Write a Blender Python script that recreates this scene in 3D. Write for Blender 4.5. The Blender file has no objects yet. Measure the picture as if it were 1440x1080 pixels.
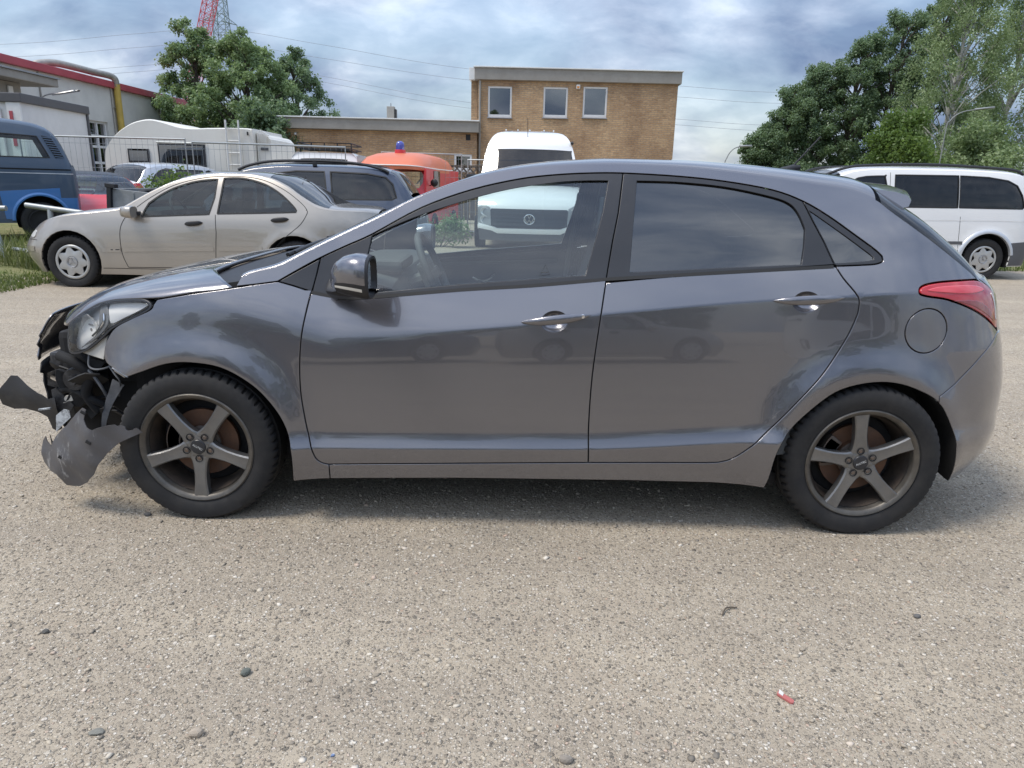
import bpy, bmesh, math, random
import numpy as np
from mathutils import Vector, Matrix
from mathutils.geometry import delaunay_2d_cdt

random.seed(7); RNG = np.random.default_rng(7)
scene = bpy.context.scene
COL = scene.collection
R = math.radians

# ------------------------------------------------------------------ camera
def place_camera():
    xc, D, h, yaw, pit, rol, f = 1.2459, 2.6387, 1.3464, .0009, .2747, .0243, 1000.
    fwd0 = Vector((math.sin(yaw), math.cos(yaw), 0)); right0 = Vector((math.cos(yaw), -math.sin(yaw), 0))
    fwd = fwd0*math.cos(pit) - Vector((0, 0, 1))*math.sin(pit)
    up = fwd0*math.sin(pit) + Vector((0, 0, 1))*math.cos(pit)
    right = right0*math.cos(rol) + up*math.sin(rol); up2 = -right0*math.sin(rol) + up*math.cos(rol)
    cd = bpy.data.cameras.new('camera'); co = bpy.data.objects.new('camera', cd); COL.objects.link(co)
    m = Matrix((right, up2, -fwd)).transposed().to_4x4(); m.translation = Vector((xc, -D, h)); co.matrix_world = m
    cd.sensor_width = 36; cd.lens = f/1440*36; cd.clip_start = .05; cd.clip_end = 2000
    scene.camera = co
place_camera()

# ------------------------------------------------------------------ sky, sun, exposure
SUN_EL, SUN_AZ = 61, -110       # sun stands high, over the photographer's left shoulder (azimuth from +Y, clockwise)
def make_world():
    w = bpy.data.worlds.new('World'); scene.world = w; w.use_nodes = True
    nt = w.node_tree; N = nt.nodes; L = nt.links; N.clear()
    out = N.new('ShaderNodeOutputWorld'); bg = N.new('ShaderNodeBackground'); bg.inputs[1].default_value = .1
    sky = N.new('ShaderNodeTexSky'); sky.sky_type = 'NISHITA'; sky.sun_disc = False
    sky.sun_elevation = R(SUN_EL); sky.sun_rotation = R(SUN_AZ); sky.air_density = 1.2; sky.dust_density = 1.5
    tc = N.new('ShaderNodeTexCoord'); sep = N.new('ShaderNodeSeparateXYZ'); L.new(tc.outputs['Generated'], sep.inputs[0])
    def math_(op, a, b=None, clamp=False):
        m = N.new('ShaderNodeMath'); m.operation = op; m.use_clamp = clamp
        for i, v in enumerate((a, b)):
            if v is None: continue
            if isinstance(v, (int, float)): m.inputs[i].default_value = v
            else: L.new(v, m.inputs[i])
        return m.outputs[0]
    z = math_('MAXIMUM', sep.outputs[2], 0.0); zd = math_('ADD', z, .42)
    u = math_('DIVIDE', sep.outputs[0], zd); v = math_('DIVIDE', sep.outputs[1], zd)
    cmb = N.new('ShaderNodeCombineXYZ'); L.new(u, cmb.inputs[0]); L.new(v, cmb.inputs[1])
    def noise(scale, detail, rough, loc=(0, 0, 0), dist=0.):
        mp = N.new('ShaderNodeMapping'); mp.inputs['Location'].default_value = loc; mp.inputs['Scale'].default_value = (scale, scale*1.25, 1)
        L.new(cmb.outputs[0], mp.inputs[0])
        n = N.new('ShaderNodeTexNoise'); n.inputs['Scale'].default_value = 1; n.inputs['Detail'].default_value = detail
        n.inputs['Roughness'].default_value = rough; n.inputs['Distortion'].default_value = dist; L.new(mp.outputs[0], n.inputs['Vector']); return n.outputs[0]
    def ramp(src, pts):
        r = N.new('ShaderNodeValToRGB'); e = r.color_ramp.elements
        while len(e) < len(pts): e.new(.5)
        for k, (p, c) in zip(e, pts): k.position = p; k.color = (*c, 1)
        L.new(src, r.inputs[0]); return r.outputs[0]
    n1 = noise(1.05, 4, .5, (3.1, .6, 0), .2); n2 = noise(5.2, 7, .56, (7.7, 2.3, 0), .25); n3 = noise(2.0, 5, .5, (1.3, 8.2, 0), .3)
    mixn = math_('ADD', math_('MULTIPLY', n1, .56), math_('MULTIPLY', n2, .44))
    cloud = ramp(mixn, [(.385, (.115, .165, .27)), (.455, (.185, .24, .345)), (.53, (.29, .345, .45)), (.63, (.52, .565, .64))])
    mask = ramp(n3, [(.40, (.58, .58, .58)), (.62, (1, 1, 1))])
    sc = N.new('ShaderNodeMix'); sc.data_type = 'RGBA'; sc.blend_type = 'MULTIPLY'; sc.inputs[0].default_value = 1
    L.new(cloud, sc.inputs[6])
    gain = math_('MULTIPLY', math_('ADD', .62, math_('MULTIPLY', z, 1.25)), 10.)     # an overcast sky is brighter overhead than at the horizon
    cg = N.new('ShaderNodeCombineXYZ')
    for i in range(3): L.new(gain, cg.inputs[i])
    L.new(cg.outputs[0], sc.inputs[7])
    mx = N.new('ShaderNodeMix'); mx.data_type = 'RGBA'; L.new(mask, mx.inputs[0]); L.new(sky.outputs[0], mx.inputs[6]); L.new(sc.outputs[2], mx.inputs[7])
    L.new(mx.outputs[2], bg.inputs[0]); L.new(bg.outputs[0], out.inputs[0])
make_world()
sl = bpy.data.lights.new('sun', 'SUN'); sl.energy = 1.5; sl.angle = R(20); sl.color = (1, .93, .83)
so = bpy.data.objects.new('sun', sl); COL.objects.link(so)
sd = Vector((math.cos(R(SUN_EL))*math.sin(R(SUN_AZ)), math.cos(R(SUN_EL))*math.cos(R(SUN_AZ)), math.sin(R(SUN_EL))))
so.rotation_euler = sd.to_track_quat('Z', 'Y').to_euler(); so.location = sd*60
scene.render.engine = 'CYCLES'
scene.view_settings.view_transform = 'Standard'; scene.view_settings.look = 'None'
scene.view_settings.exposure = 1.12; scene.view_settings.gamma = 1; scene.view_settings.use_curve_mapping = False
scene.cycles.use_denoising = True; scene.cycles.max_bounces = 10; scene.cycles.transparent_max_bounces = 24
scene.cycles.sample_clamp_indirect = 6; scene.cycles.caustics_reflective = False; scene.cycles.caustics_refractive = False

# ------------------------------------------------------------------ materials
MATS = {}
class NB:
    """small node builder"""
    def __init__(s, name):
        s.m = bpy.data.materials.new(name); s.m.use_nodes = True; s.t = s.m.node_tree; s.t.nodes.clear()
        s.out = s.t.nodes.new('ShaderNodeOutputMaterial'); MATS[name] = s.m
        s._c = None
    def n(s, typ, ins=None, **props):
        nd = s.t.nodes.new('ShaderNode'+typ)
        for k, v in props.items(): setattr(nd, k, v)
        for k, v in (ins or {}).items(): s.set(nd.inputs[k], v)
        return nd
    def set(s, sock, v):
        if isinstance(v, bpy.types.NodeSocket): s.t.links.new(v, sock)
        elif isinstance(v, tuple) and len(v) == 3 and sock.type == 'RGBA': sock.default_value = (*v, 1)
        else: sock.default_value = v
    def co(s, kind='Object'):
        if s._c is None: s._c = s.n('TexCoord')
        return s._c.outputs[kind]
    def mapv(s, scale=(1, 1, 1), rot=(0, 0, 0), loc=(0, 0, 0), kind='Object', src=None):
        return s.n('Mapping', {0: src or s.co(kind), 'Location': loc, 'Rotation': rot, 'Scale': scale}).outputs[0]
    def noise(s, scale, detail=4, rough=.55, vec=None, dist=0., out=0):
        return s.n('TexNoise', {'Vector': vec or s.co(), 'Scale': scale, 'Detail': detail, 'Roughness': rough, 'Distortion': dist}).outputs[out]
    def vor(s, scale, vec=None, feature='F1', out='Color', rnd=1.):
        return s.n('TexVoronoi', {'Vector': vec or s.co(), 'Scale': scale, 'Randomness': rnd}, feature=feature).outputs[out]
    def ramp(s, src, pts, interp='LINEAR'):
        r = s.n('ValToRGB', {0: src}); r.color_ramp.interpolation = interp; e = r.color_ramp.elements
        while len(e) < len(pts): e.new(.5)
        for k, (p, c) in zip(e, pts):
            k.position = p; k.color = (*(c if isinstance(c, tuple) else (c, c, c)), 1)
        return r.outputs[0]
    def mix(s, f, a, b, blend='MIX'):
        m = s.n('Mix', data_type='RGBA', blend_type=blend); s.set(m.inputs[0], f); s.set(m.inputs[6], a); s.set(m.inputs[7], b); return m.outputs[2]
    def math(s, op, a, b=0., clamp=False):
        return s.n('Math', {0: a, 1: b}, operation=op, use_clamp=clamp).outputs[0]
    def bump(s, h, strength=.3, dist=.01, nrm=None):
        ins = {'Height': h, 'Strength': strength, 'Distance': dist}
        if nrm: ins['Normal'] = nrm
        return s.n('Bump', ins).outputs[0]
    def bsdf(s, color=(.5, .5, .5), rough=.5, metal=0., normal=None, **kw):
        b = s.n('BsdfPrincipled', {'Base Color': color, 'Roughness': rough, 'Metallic': metal})
        if normal: s.set(b.inputs['Normal'], normal)
        for k, v in kw.items(): s.set(b.inputs[k.replace('_', ' ')], v)
        return b.outputs[0]
    def done(s, shader):
        s.t.links.new(shader, s.out.inputs[0]); return s.m

def simple(name, color, rough=.5, metal=0., var=.12, scale=6., bump=0., **kw):
    b = NB(name); n = b.noise(scale, 5, .6)
    c = b.mix(n, tuple(max(0, v*(1-var)) for v in color), tuple(min(1, v*(1+var)) for v in color))
    rr = b.math('ADD', b.math('MULTIPLY', b.noise(scale*2.3, 4, .6), .16), rough-.08)
    nm = b.bump(b.noise(scale*9, 4, .6), bump, .004) if bump else None
    return b.done(b.bsdf(c, rr, metal, nm, **kw))

def paint(name, color, metal=.45, flake=True, dust=.25, coat=1., rough=.38, dustcol=(.27, .25, .22)):
    b = NB(name)
    c = b.mix(b.math('MULTIPLY', b.noise(1.3, 5, .65), 1.), tuple(v*.94 for v in color), tuple(v*1.06 for v in color))
    sz = b.n('SeparateXYZ', {0: b.co()}).outputs[2]
    low = b.n('MapRange', {'Value': sz, 'From Min': .55, 'From Max': .12}).outputs[0]       # road film thrown up by the wheels
    d = b.math('MULTIPLY', b.math('ADD', b.math('MULTIPLY', low, .8), .12), b.ramp(b.noise(5, 8, .7), [(.35, .25), (.75, 1.)]))
    d = b.math('MULTIPLY', d, dust)
    c = b.mix(d, c, dustcol)
    me = b.math('MULTIPLY', b.math('SUBTRACT', 1., d), metal)
    cr = b.math('ADD', b.math('MULTIPLY', d, .5), .022)
    return b.done(b.bsdf(c, rough, me, Coat_Weight=coat, Coat_Roughness=cr, Coat_IOR=1.65))

def glass(name, tint, refl=1.45, rough=.0, dust=.05):
    b = NB(name)
    fr = b.n('Fresnel', {'IOR': refl}).outputs[0]
    tr = b.n('BsdfTransparent', {0: tint}).outputs[0]; gl = b.n('BsdfGlossy', {0: (1, 1, 1), 'Roughness': rough}).outputs[0]
    m = b.n('MixShader', {0: fr, 1: tr, 2: gl}).outputs[0]
    df = b.n('BsdfDiffuse', {0: (.45, .43, .40)}).outputs[0]
    dd = b.math('MULTIPLY', b.ramp(b.noise(7, 7, .65), [(.35, .2), (.8, 1.)]), dust)
    return b.done(b.n('MixShader', {0: dd, 1: m, 2: df}).outputs[0])

paint('grey_paint', (.170, .166, .180), metal=.83, dust=.16, rough=.255)
paint('silver_paint', (.37, .335, .29), metal=.6, dust=.2)
paint('white_paint', (.74, .74, .73), metal=0., dust=.15)
paint('dark_blue_paint', (.024, .036, .068), metal=.2, dust=.08)
paint('van_blue_paint', (.040, .070, .115), metal=0., dust=.28, coat=.35, rough=.55)
paint('bright_blue_paint', (.045, .17, .42), metal=0., dust=.15, coat=.3, rough=.55)
paint('red_paint', (.55, .03, .04), metal=0., dust=.08, coat=.25, rough=.5)
paint('orange_paint', (.62, .16, .065), metal=0., dust=.35, coat=.2, rough=.5)
paint('silver_car_paint', (.50, .52, .55), metal=.4, dust=.2)
simple('bare_plastic', (.085, .085, .09), .55, bump=.15, scale=9)
simple('black_plastic', (.016, .016, .018), .5, bump=.1, scale=12)
simple('black_trim', (.024, .025, .029), .36, scale=10)
simple('gloss_black', (.012, .012, .013), .12, scale=10)
simple('dark_gap', (.004, .004, .004), .9)
simple('cavity', (.010, .010, .011), .85)
simple('rubber_seal', (.014, .014, .014), .65)
simple('chrome', (.72, .72, .73), .14, 1.)
simple('steel', (.38, .38, .39), .38, .8, bump=.1)
simple('galvanised', (.34, .36, .36), .5, .55, var=.25, scale=9, bump=.1)
simple('grey_interior', (.22, .22, .21), .75, bump=.1, scale=20)
simple('dark_interior', (.075, .08, .082), .7, bump=.04, scale=20)
simple('seat_cloth', (.10, .105, .11), .9, bump=.08, scale=30)
simple('headliner', (.46, .45, .43), .9, scale=14)
simple('white_plastic', (.62, .62, .60), .45)
simple('warning_white', (.75, .74, .70), .6)
glass('clear_glass', (.84, .93, .91), 1.5, dust=.05)
glass('side_glass', (.87, .96, .94), 1.85, dust=.03)
glass('privacy_glass', (.03, .034, .038), 2.05, dust=.015)
glass('dark_glass', (.07, .08, .085), 1.6, dust=.04)
glass('car_glass', (.42, .52, .52), 1.6, dust=.07)

# ------------------------------------------------------------------ geometry helpers
def new_obj(name, verts, faces, mat=None, parent=None, smooth=False, normals=None, mats=None, fmat=None):
    me = bpy.data.meshes.new(name); me.from_pydata([tuple(map(float, v)) for v in verts], [], [tuple(map(int, f)) for f in faces])
    for m in (mats or ([mat] if mat else [])): me.materials.append(MATS[m] if isinstance(m, str) else m)
    if fmat is not None: me.polygons.foreach_set('material_index', np.asarray(fmat, np.int32))
    if smooth: me.polygons.foreach_set('use_smooth', [True]*len(me.polygons))
    if normals is not None: me.normals_split_custom_set_from_vertices([tuple(map(float, n)) for n in normals])
    me.update()
    o = bpy.data.objects.new(name, me); COL.objects.link(o)
    if parent is not None: o.parent = parent
    return o
def tag(o, label, cat, group=None, kind=None):
    if label: o['label'] = label
    if cat: o['category'] = cat
    if group: o['group'] = group
    if kind: o['kind'] = kind
    return o
def empty(name, loc=(0, 0, 0), rz=0., label=None, cat=None, group=None):
    o = bpy.data.objects.new(name, None); o.empty_display_size = .2; COL.objects.link(o)
    o.location = loc; o.rotation_euler = (0, 0, rz); tag(o, label, cat, group); return o
def copy_tree(o, parent=None):
    c = o.copy(); COL.objects.link(c); c.parent = parent
    for ch in o.children: copy_tree(ch, c)
    return c

class MB:
    """collects shapes for ONE mesh"""
    def __init__(s): s.v = []; s.f = []
    def add(s, v, f):
        k = len(s.v); s.v += [tuple(p) for p in v]; s.f += [tuple(i+k for i in q) for q in f]; return s
    def box(s, c, d, rot=None, bev=0.):
        x, y, z = (q/2 for q in d)
        if bev <= 0:
            v = [(a*x, b*y, e*z) for a in (-1, 1) for b in (-1, 1) for e in (-1, 1)]
            f = [(0, 1, 3, 2), (4, 6, 7, 5), (0, 4, 5, 1), (2, 3, 7, 6), (0, 2, 6, 4), (1, 5, 7, 3)]
        else:
            bm = bmesh.new(); bmesh.ops.create_cube(bm, size=1); bmesh.ops.scale(bm, vec=d, verts=bm.verts)
            bmesh.ops.bevel(bm, geom=list(bm.edges), offset=min(bev, min(d)*.45), segments=2, affect='EDGES', profile=.6)
            bm.verts.index_update(); v = [p.co.copy() for p in bm.verts]; f = [[q.index for q in p.verts] for p in bm.faces]; bm.free()
        M = (rot if rot is not None else Matrix.Identity(3))
        return s.add([tuple(M @ Vector(p) + Vector(c)) for p in v], f)
    def tube(s, pts, r, n=8, cap=True, closed=False):
        pts = [Vector(p) for p in pts]; m = len(pts); rr = r if hasattr(r, '__len__') else [r]*m
        k = len(s.v); prev = None
        for i, p in enumerate(pts):
            a = pts[(i-1) % m] if (closed or i > 0) else p; b = pts[(i+1) % m] if (closed or i < m-1) else p
            d = (b-a).normalized()
            if prev is None:
                u = d.cross(Vector((0, 0, 1)));
                if u.length < 1e-3: u = d.cross(Vector((1, 0, 0)))
                u.normalize()
            else:
                u = (prev - d*prev.dot(d)).normalized()
            prev = u; w = d.cross(u)
            for j in range(n):
                t = 2*math.pi*j/n; s.v.append(tuple(p+(u*math.cos(t)+w*math.sin(t))*rr[i]))
        for i in range(m if closed else m-1):
            for j in range(n):
                a = k+i*n; b = k+((i+1) % m)*n; s.f.append((a+j, a+(j+1) % n, b+(j+1) % n, b+j))
        if cap and not closed:
            s.f.append(tuple(k+j for j in range(n))[::-1]); s.f.append(tuple(k+(m-1)*n+j for j in range(n)))
        return s
    def prism(s, poly, off, axis='y', d0=0., d1=.1):
        """polygon in two axes extruded along the third; axis y: (x, z), axis z: (x, y), axis x: (y, z)"""
        def P(p, d):
            return {'y': (p[0], d, p[1]), 'z': (p[0], p[1], d), 'x': (d, p[0], p[1])}[axis]
        n = len(poly); k = len(s.v); o = Vector(off)
        s.v += [tuple(Vector(P(p, d0))+o) for p in poly] + [tuple(Vector(P(p, d1))+o) for p in poly]
        s.f.append(tuple(k+i for i in range(n))); s.f.append(tuple(k+n+i for i in range(n))[::-1])
        for i in range(n): j = (i+1) % n; s.f.append((k+i, k+n+i, k+n+j, k+j))
        return s
    def lathe(s, prof, n=48, axis='y', c=(0, 0, 0)):
        """prof: (radius, height along axis)"""
        k = len(s.v); m = len(prof)
        for i in range(n):
            t = 2*math.pi*i/n; ct, st = math.cos(t), math.sin(t)
            for r, h in prof:
                s.v.append({'y': (c[0]+r*ct, c[1]+h, c[2]+r*st), 'z': (c[0]+r*ct, c[1]+r*st, c[2]+h), 'x': (c[0]+h, c[1]+r*ct, c[2]+r*st)}[axis])
        for i in range(n):
            a = k+i*m; b = k+((i+1) % n)*m
            for j in range(m-1): s.f.append((a+j, b+j, b+j+1, a+j+1))
        return s
    def grid(s, P, wrap=False):
        """P: (rows, cols, 3)"""
        P = np.asarray(P); a, b = P.shape[:2]; k = len(s.v); s.v += [tuple(p) for p in P.reshape(-1, 3)]
        for i in range(a-1):
            for j in range(b if wrap else b-1):
                q = (j+1) % b; s.f.append((k+i*b+j, k+i*b+q, k+(i+1)*b+q, k+(i+1)*b+j))
        return s
    def xform(s, M): s.v = [tuple(M @ Vector(p)) for p in s.v]; return s
    def fix(s):
        bm = bmesh.new(); vs = [bm.verts.new(p) for p in s.v]
        for q in s.f:
            try: bm.faces.new([vs[i] for i in q])
            except ValueError: pass
        bmesh.ops.recalc_face_normals(bm, faces=bm.faces); bm.verts.index_update()
        s.v = [tuple(p.co) for p in bm.verts]; s.f = [tuple(q.index for q in p.verts) for p in bm.faces]; bm.free(); return s
    def build(s, name, mat, parent=None, smooth=False, fix=True):
        if fix: s.fix()
        o = new_obj(name, s.v, s.f, mat, parent, False)
        if smooth:
            o.data.polygons.foreach_set('use_smooth', [True]*len(o.data.polygons))
            try: o.data.set_sharp_from_angle(angle=R(38))
            except Exception: pass
        return o

def crom(pts, n=6, closed=False):
    """Catmull-Rom through the points"""
    p = np.array(pts, float); m = len(p); out = []
    rng_ = range(m if closed else m-1)
    for i in rng_:
        if closed: a, b, c, d = p[(i-1) % m], p[i], p[(i+1) % m], p[(i+2) % m]
        else: a, b, c, d = p[max(i-1, 0)], p[i], p[i+1], p[min(i+2, m-1)]
        for t in np.linspace(0, 1, n, endpoint=False):
            out.append(.5*((2*b)+(-a+c)*t+(2*a-5*b+4*c-d)*t*t+(-a+3*b-3*c+d)*t**3))
    if not closed: out.append(p[-1])
    return [tuple(q) for q in out]
def area(p): p = np.asarray(p); q = np.roll(p, -1, 0); return .5*np.sum(p[:, 0]*q[:, 1]-q[:, 0]*p[:, 1])
def clean(p, eps=1e-4):
    out = []
    for q in p:
        if not out or math.dist(out[-1], q) > eps: out.append(tuple(q))
    if math.dist(out[0], out[-1]) < eps: out.pop()
    return out
def dens(p, h, closed=True):
    out = []; n = len(p)
    for i in range(n if closed else n-1):
        a, b = np.array(p[i]), np.array(p[(i+1) % n]); k = max(1, int(math.ceil(np.linalg.norm(b-a)/h)))
        for t in range(k): out.append(tuple(a+(b-a)*t/k))
    if not closed: out.append(tuple(p[-1]))
    return out
def inset(p, d):
    """move a closed polygon's outline inward by d"""
    p = np.array(p, float); s = 1 if area(p) > 0 else -1
    e1 = p-np.roll(p, 1, 0); e2 = np.roll(p, -1, 0)-p
    n1 = np.stack([-e1[:, 1], e1[:, 0]], -1)/np.linalg.norm(e1, axis=1, keepdims=True)*s
    n2 = np.stack([-e2[:, 1], e2[:, 0]], -1)/np.linalg.norm(e2, axis=1, keepdims=True)*s
    m = n1+n2; m /= np.maximum(np.linalg.norm(m, axis=1, keepdims=True), 1e-6)
    c = np.maximum(np.sum(m*n1, 1, keepdims=True), .45)
    return [tuple(q) for q in p+m*d/c]
def inside(P, poly):
    P = np.asarray(P); q = np.asarray(poly); x, y = P[:, 0], P[:, 1]; r = np.zeros(len(P), bool); n = len(q)
    for i in range(n):
        x0, y0 = q[i]; x1, y1 = q[(i+1) % n]
        if y0 == y1: continue
        c = (y0 > y) != (y1 > y); r ^= c & (x < (x1-x0)*(y-y0)/(y1-y0)+x0)
    return r
def near_edge(P, poly, d):
    q = np.asarray(poly); a = q; b = np.roll(q, -1, 0); r = np.zeros(len(P), bool)
    for i in range(len(q)):
        ab = b[i]-a[i]; t = np.clip(((P-a[i])@ab)/max(ab@ab, 1e-12), 0, 1); r |= np.linalg.norm(P-(a[i]+t[:, None]*ab), axis=1) < d
    return r
def cdt(poly, holes, h, extra=None):
    """triangles filling a polygon with holes; grid points inside; extra: polylines whose edges are kept"""
    pts = []; edges = []
    for lp in [poly]+holes:
        k = len(pts); pts += list(lp); edges += [(k+i, k+(i+1) % len(lp)) for i in range(len(lp))]
    q = np.asarray(poly); lo, hi = q.min(0), q.max(0)
    def ok_(G, d):
        ok = inside(G, poly) & ~near_edge(G, poly, d)
        for hl in holes: ok &= ~inside(G, hl) & ~near_edge(G, hl, d)
        return ok
    gx = np.arange(lo[0]+h*.37, hi[0], h); gz = np.arange(lo[1]+h*.41, hi[1], h); G = np.stack(np.meshgrid(gx, gz), -1).reshape(-1, 2)
    if len(G): G = G[ok_(G, h*.45)]
    if extra:
        E = []
        for ln in extra:
            ln = np.asarray(ln); ok = ok_(ln, min(h*.3, .008)); prev = None
            for p, o in zip(ln, ok):
                if not o: prev = None; continue
                E.append(p); cur = len(pts)+len(E)-1
                if prev is not None: edges.append((prev, cur))
                prev = cur
        if E:
            E = np.array(E)
            if len(G):
                keep = np.ones(len(G), bool)
                for a in range(0, len(E), 400): keep &= (np.linalg.norm(G[:, None]-E[None, a:a+400], axis=2).min(1) > h*.3)
                G = G[keep]
            pts += [tuple(p) for p in E]
    allp = [Vector(p) for p in pts]+[Vector(p) for p in G]
    r = delaunay_2d_cdt(allp, edges, [], 0, 1e-6)
    V = np.array([tuple(p) for p in r[0]]); T = np.array([t for t in r[2] if len(t) == 3]); c = V[T].mean(1)
    ok = inside(c, poly)
    for hl in holes: ok &= ~inside(c, hl)
    return V, T[ok]
class PC:
    """smooth monotone interpolation through (x, y) knots"""
    def __init__(s, pts):
        a = np.array(pts, float); s.x = a[:, 0]; s.y = a[:, 1]
        h = np.diff(s.x); d = np.diff(s.y)/h
        m = np.zeros(len(s.x)); m[0] = d[0]; m[-1] = d[-1]
        for i in range(1, len(d)):
            if d[i-1]*d[i] > 0:
                w1 = 2*h[i]+h[i-1]; w2 = h[i]+2*h[i-1]
                m[i] = (w1+w2)/(w1/d[i-1]+w2/d[i])
        s.m = m
    def __call__(s, q):
        q = np.clip(np.asarray(q, float), s.x[0], s.x[-1])
        i = np.clip(np.searchsorted(s.x, q)-1, 0, len(s.x)-2)
        h = s.x[i+1]-s.x[i]; t = (q-s.x[i])/h
        return (s.y[i]*(1+2*t)*(1-t)**2 + s.m[i]*h*t*(1-t)**2 + s.y[i+1]*t*t*(3-2*t) + s.m[i+1]*h*t*t*(t-1))

class Surf:
    """body side as half width W(x, z); slopes: rows of (z, dw/dz) given relative to crease/belt lines"""
    def __init__(s, wc, zc, zb, low, knots, nose, tail, xa, xb, nn, nt, arches=(), fl=0.02):
        s.wc, s.zc, s.zb, s.low, s.knots = wc, PC(zc), PC(zb), PC(low), knots
        s.nose, s.tail, s.xa, s.xb, s.nn, s.nt = PC(nose), PC(tail), xa, xb, nn, nt
        s.arches, s.fl = arches, fl
    def S(s, x, z):
        zc, zb, lo = s.zc(x), s.zb(x), s.low(x)
        ref = {'c': zc, 'b': zb, 'l': lo, 'a': 0*x}
        Z = np.stack([ref[k[0]]+(k[1](x) if callable(k[1]) else k[1]) for k in s.knots], -1)
        V = np.stack([np.broadcast_to(k[2](x) if callable(k[2]) else k[2]+0*x, x.shape) for k in s.knots], -1)
        def F(zz):
            zz = np.clip(zz, Z[..., 0], Z[..., -1]); tot = np.zeros_like(zz)
            for i in range(Z.shape[-1]-1):
                a, b, va, vb = Z[..., i], Z[..., i+1], V[..., i], V[..., i+1]
                h = np.maximum(b-a, 1e-6); t = np.clip((zz-a)/h, 0, 1)
                tot = tot + h*(va*t+(vb-va)*t*t/2)
            return tot
        return F(z)-F(zc)
    def W(s, x, z):
        x = np.asarray(x, float); z = np.asarray(z, float); x, z = np.broadcast_arrays(x, z)
        w = s.wc + s.S(x, z)
        for (ax, az, ar) in s.arches:
            r = np.hypot(x-ax, z-az); w = w + s.fl*np.exp(-((r-ar)/.075)**2)
        t = np.clip((x-s.xb)/(s.tail(z)-s.xb), 0, 1); w = w*(1-t**s.nt+1e-9)**(1/s.nt)
        t = np.clip((s.xa-x)/(s.xa-s.nose(z)), 0, 1); w = w*(1-t**s.nn+1e-9)**(1/s.nn)
        return w
    def N(s, x, z, e=.002):
        wx = (s.W(x+e, z)-s.W(x-e, z))/(2*e); wz = (s.W(x, z+e)-s.W(x, z-e))/(2*e)
        n = np.stack([-wx, -np.ones_like(wx), -wz], -1)
        return n/np.linalg.norm(n, axis=-1, keepdims=True)

def side_panel(sf, poly, name, mat, parent, holes=(), h=.035, off=0., ins=.0022, flange=.018, side=-1, extra=None, link=True):
    """a panel of the body side: polygon in (x, z) laid on the surface, edges rolled inward"""
    poly = clean(poly); poly = dens(poly, h*.7)
    if area(poly) < 0: poly = poly[::-1]
    holes = [dens(clean(q), h*.7) for q in holes]; holes = [q[::-1] if area(q) > 0 else q for q in holes]
    loops = []
    for i, lp in enumerate([poly]+holes):
        sgn = 1
        a = inset(lp, ins+.002 if i == 0 else -(ins+.002)); b = inset(lp, ins if i == 0 else -ins); loops.append((a, b))
    V, T = cdt(loops[0][0], [q[0] for q in loops[1:]], h, extra)
    x, z = V[:, 0], V[:, 1]; w = sf.W(x, z)+off; nr = sf.N(x, z)
    verts = [np.stack([x, -w, z], -1)]; nrm = [nr]; faces = [tuple(t) for t in T]; k = len(x)
    # orient
    A = verts[0][T]; n0 = np.cross(A[:, 1]-A[:, 0], A[:, 2]-A[:, 0]); sg = np.sum(n0*nr[T[:, 0]], 1)
    faces = [tuple(t) if g > 0 else tuple(t)[::-1] for t, g in zip(T, sg)]
    if flange > 0:
        for a, b in loops:
            a = np.array(a); b = np.array(b); m = len(a)
            wa = sf.W(a[:, 0], a[:, 1])+off; wb = sf.W(b[:, 0], b[:, 1])+off; na = sf.N(a[:, 0], a[:, 1])
            out = b-a; out /= np.maximum(np.linalg.norm(out, axis=1, keepdims=True), 1e-9); o3 = np.stack([out[:, 0], 0*out[:, 0], out[:, 1]], -1)
            r0 = np.stack([a[:, 0], -wa, a[:, 1]], -1); r1 = np.stack([b[:, 0], -(wb-.002), b[:, 1]], -1); r2 = np.stack([b[:, 0], -(wb-flange), b[:, 1]], -1)
            n1 = na*.5+o3; n1 /= np.linalg.norm(n1, axis=1, keepdims=True)
            verts += [r0, r1, r2]; nrm += [na, n1, o3]
            for g in range(2):
                for i in range(m):
                    j = (i+1) % m; p, q = k+g*m, k+(g+1)*m; faces.append((p+i, q+i, q+j, p+j))
            k += 3*m
    V3 = np.concatenate(verts); N3 = np.concatenate(nrm)
    if side > 0: V3 = V3*[1, -1, 1]; N3 = N3*[1, -1, 1]; faces = [f[::-1] for f in faces]
    return new_obj(name, V3, faces, mat, parent, True, N3)

def ribbon(sf, line, width, name, mat, parent, off=.001, side=-1, h=.03):
    """thin strip following a line on the body side"""
    p = np.array(dens(line, h, False)); d = np.gradient(p, axis=0); d /= np.linalg.norm(d, axis=1, keepdims=True); n = np.stack([-d[:, 1], d[:, 0]], -1)
    rows = []
    for e in (-1, 1):
        q = p+n*width/2*e; w = sf.W(q[:, 0], q[:, 1])+off; rows.append(np.stack([q[:, 0], side*w, q[:, 1]], -1))
    return MB().grid(np.stack(rows)).build(name, mat, parent, True)

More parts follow.
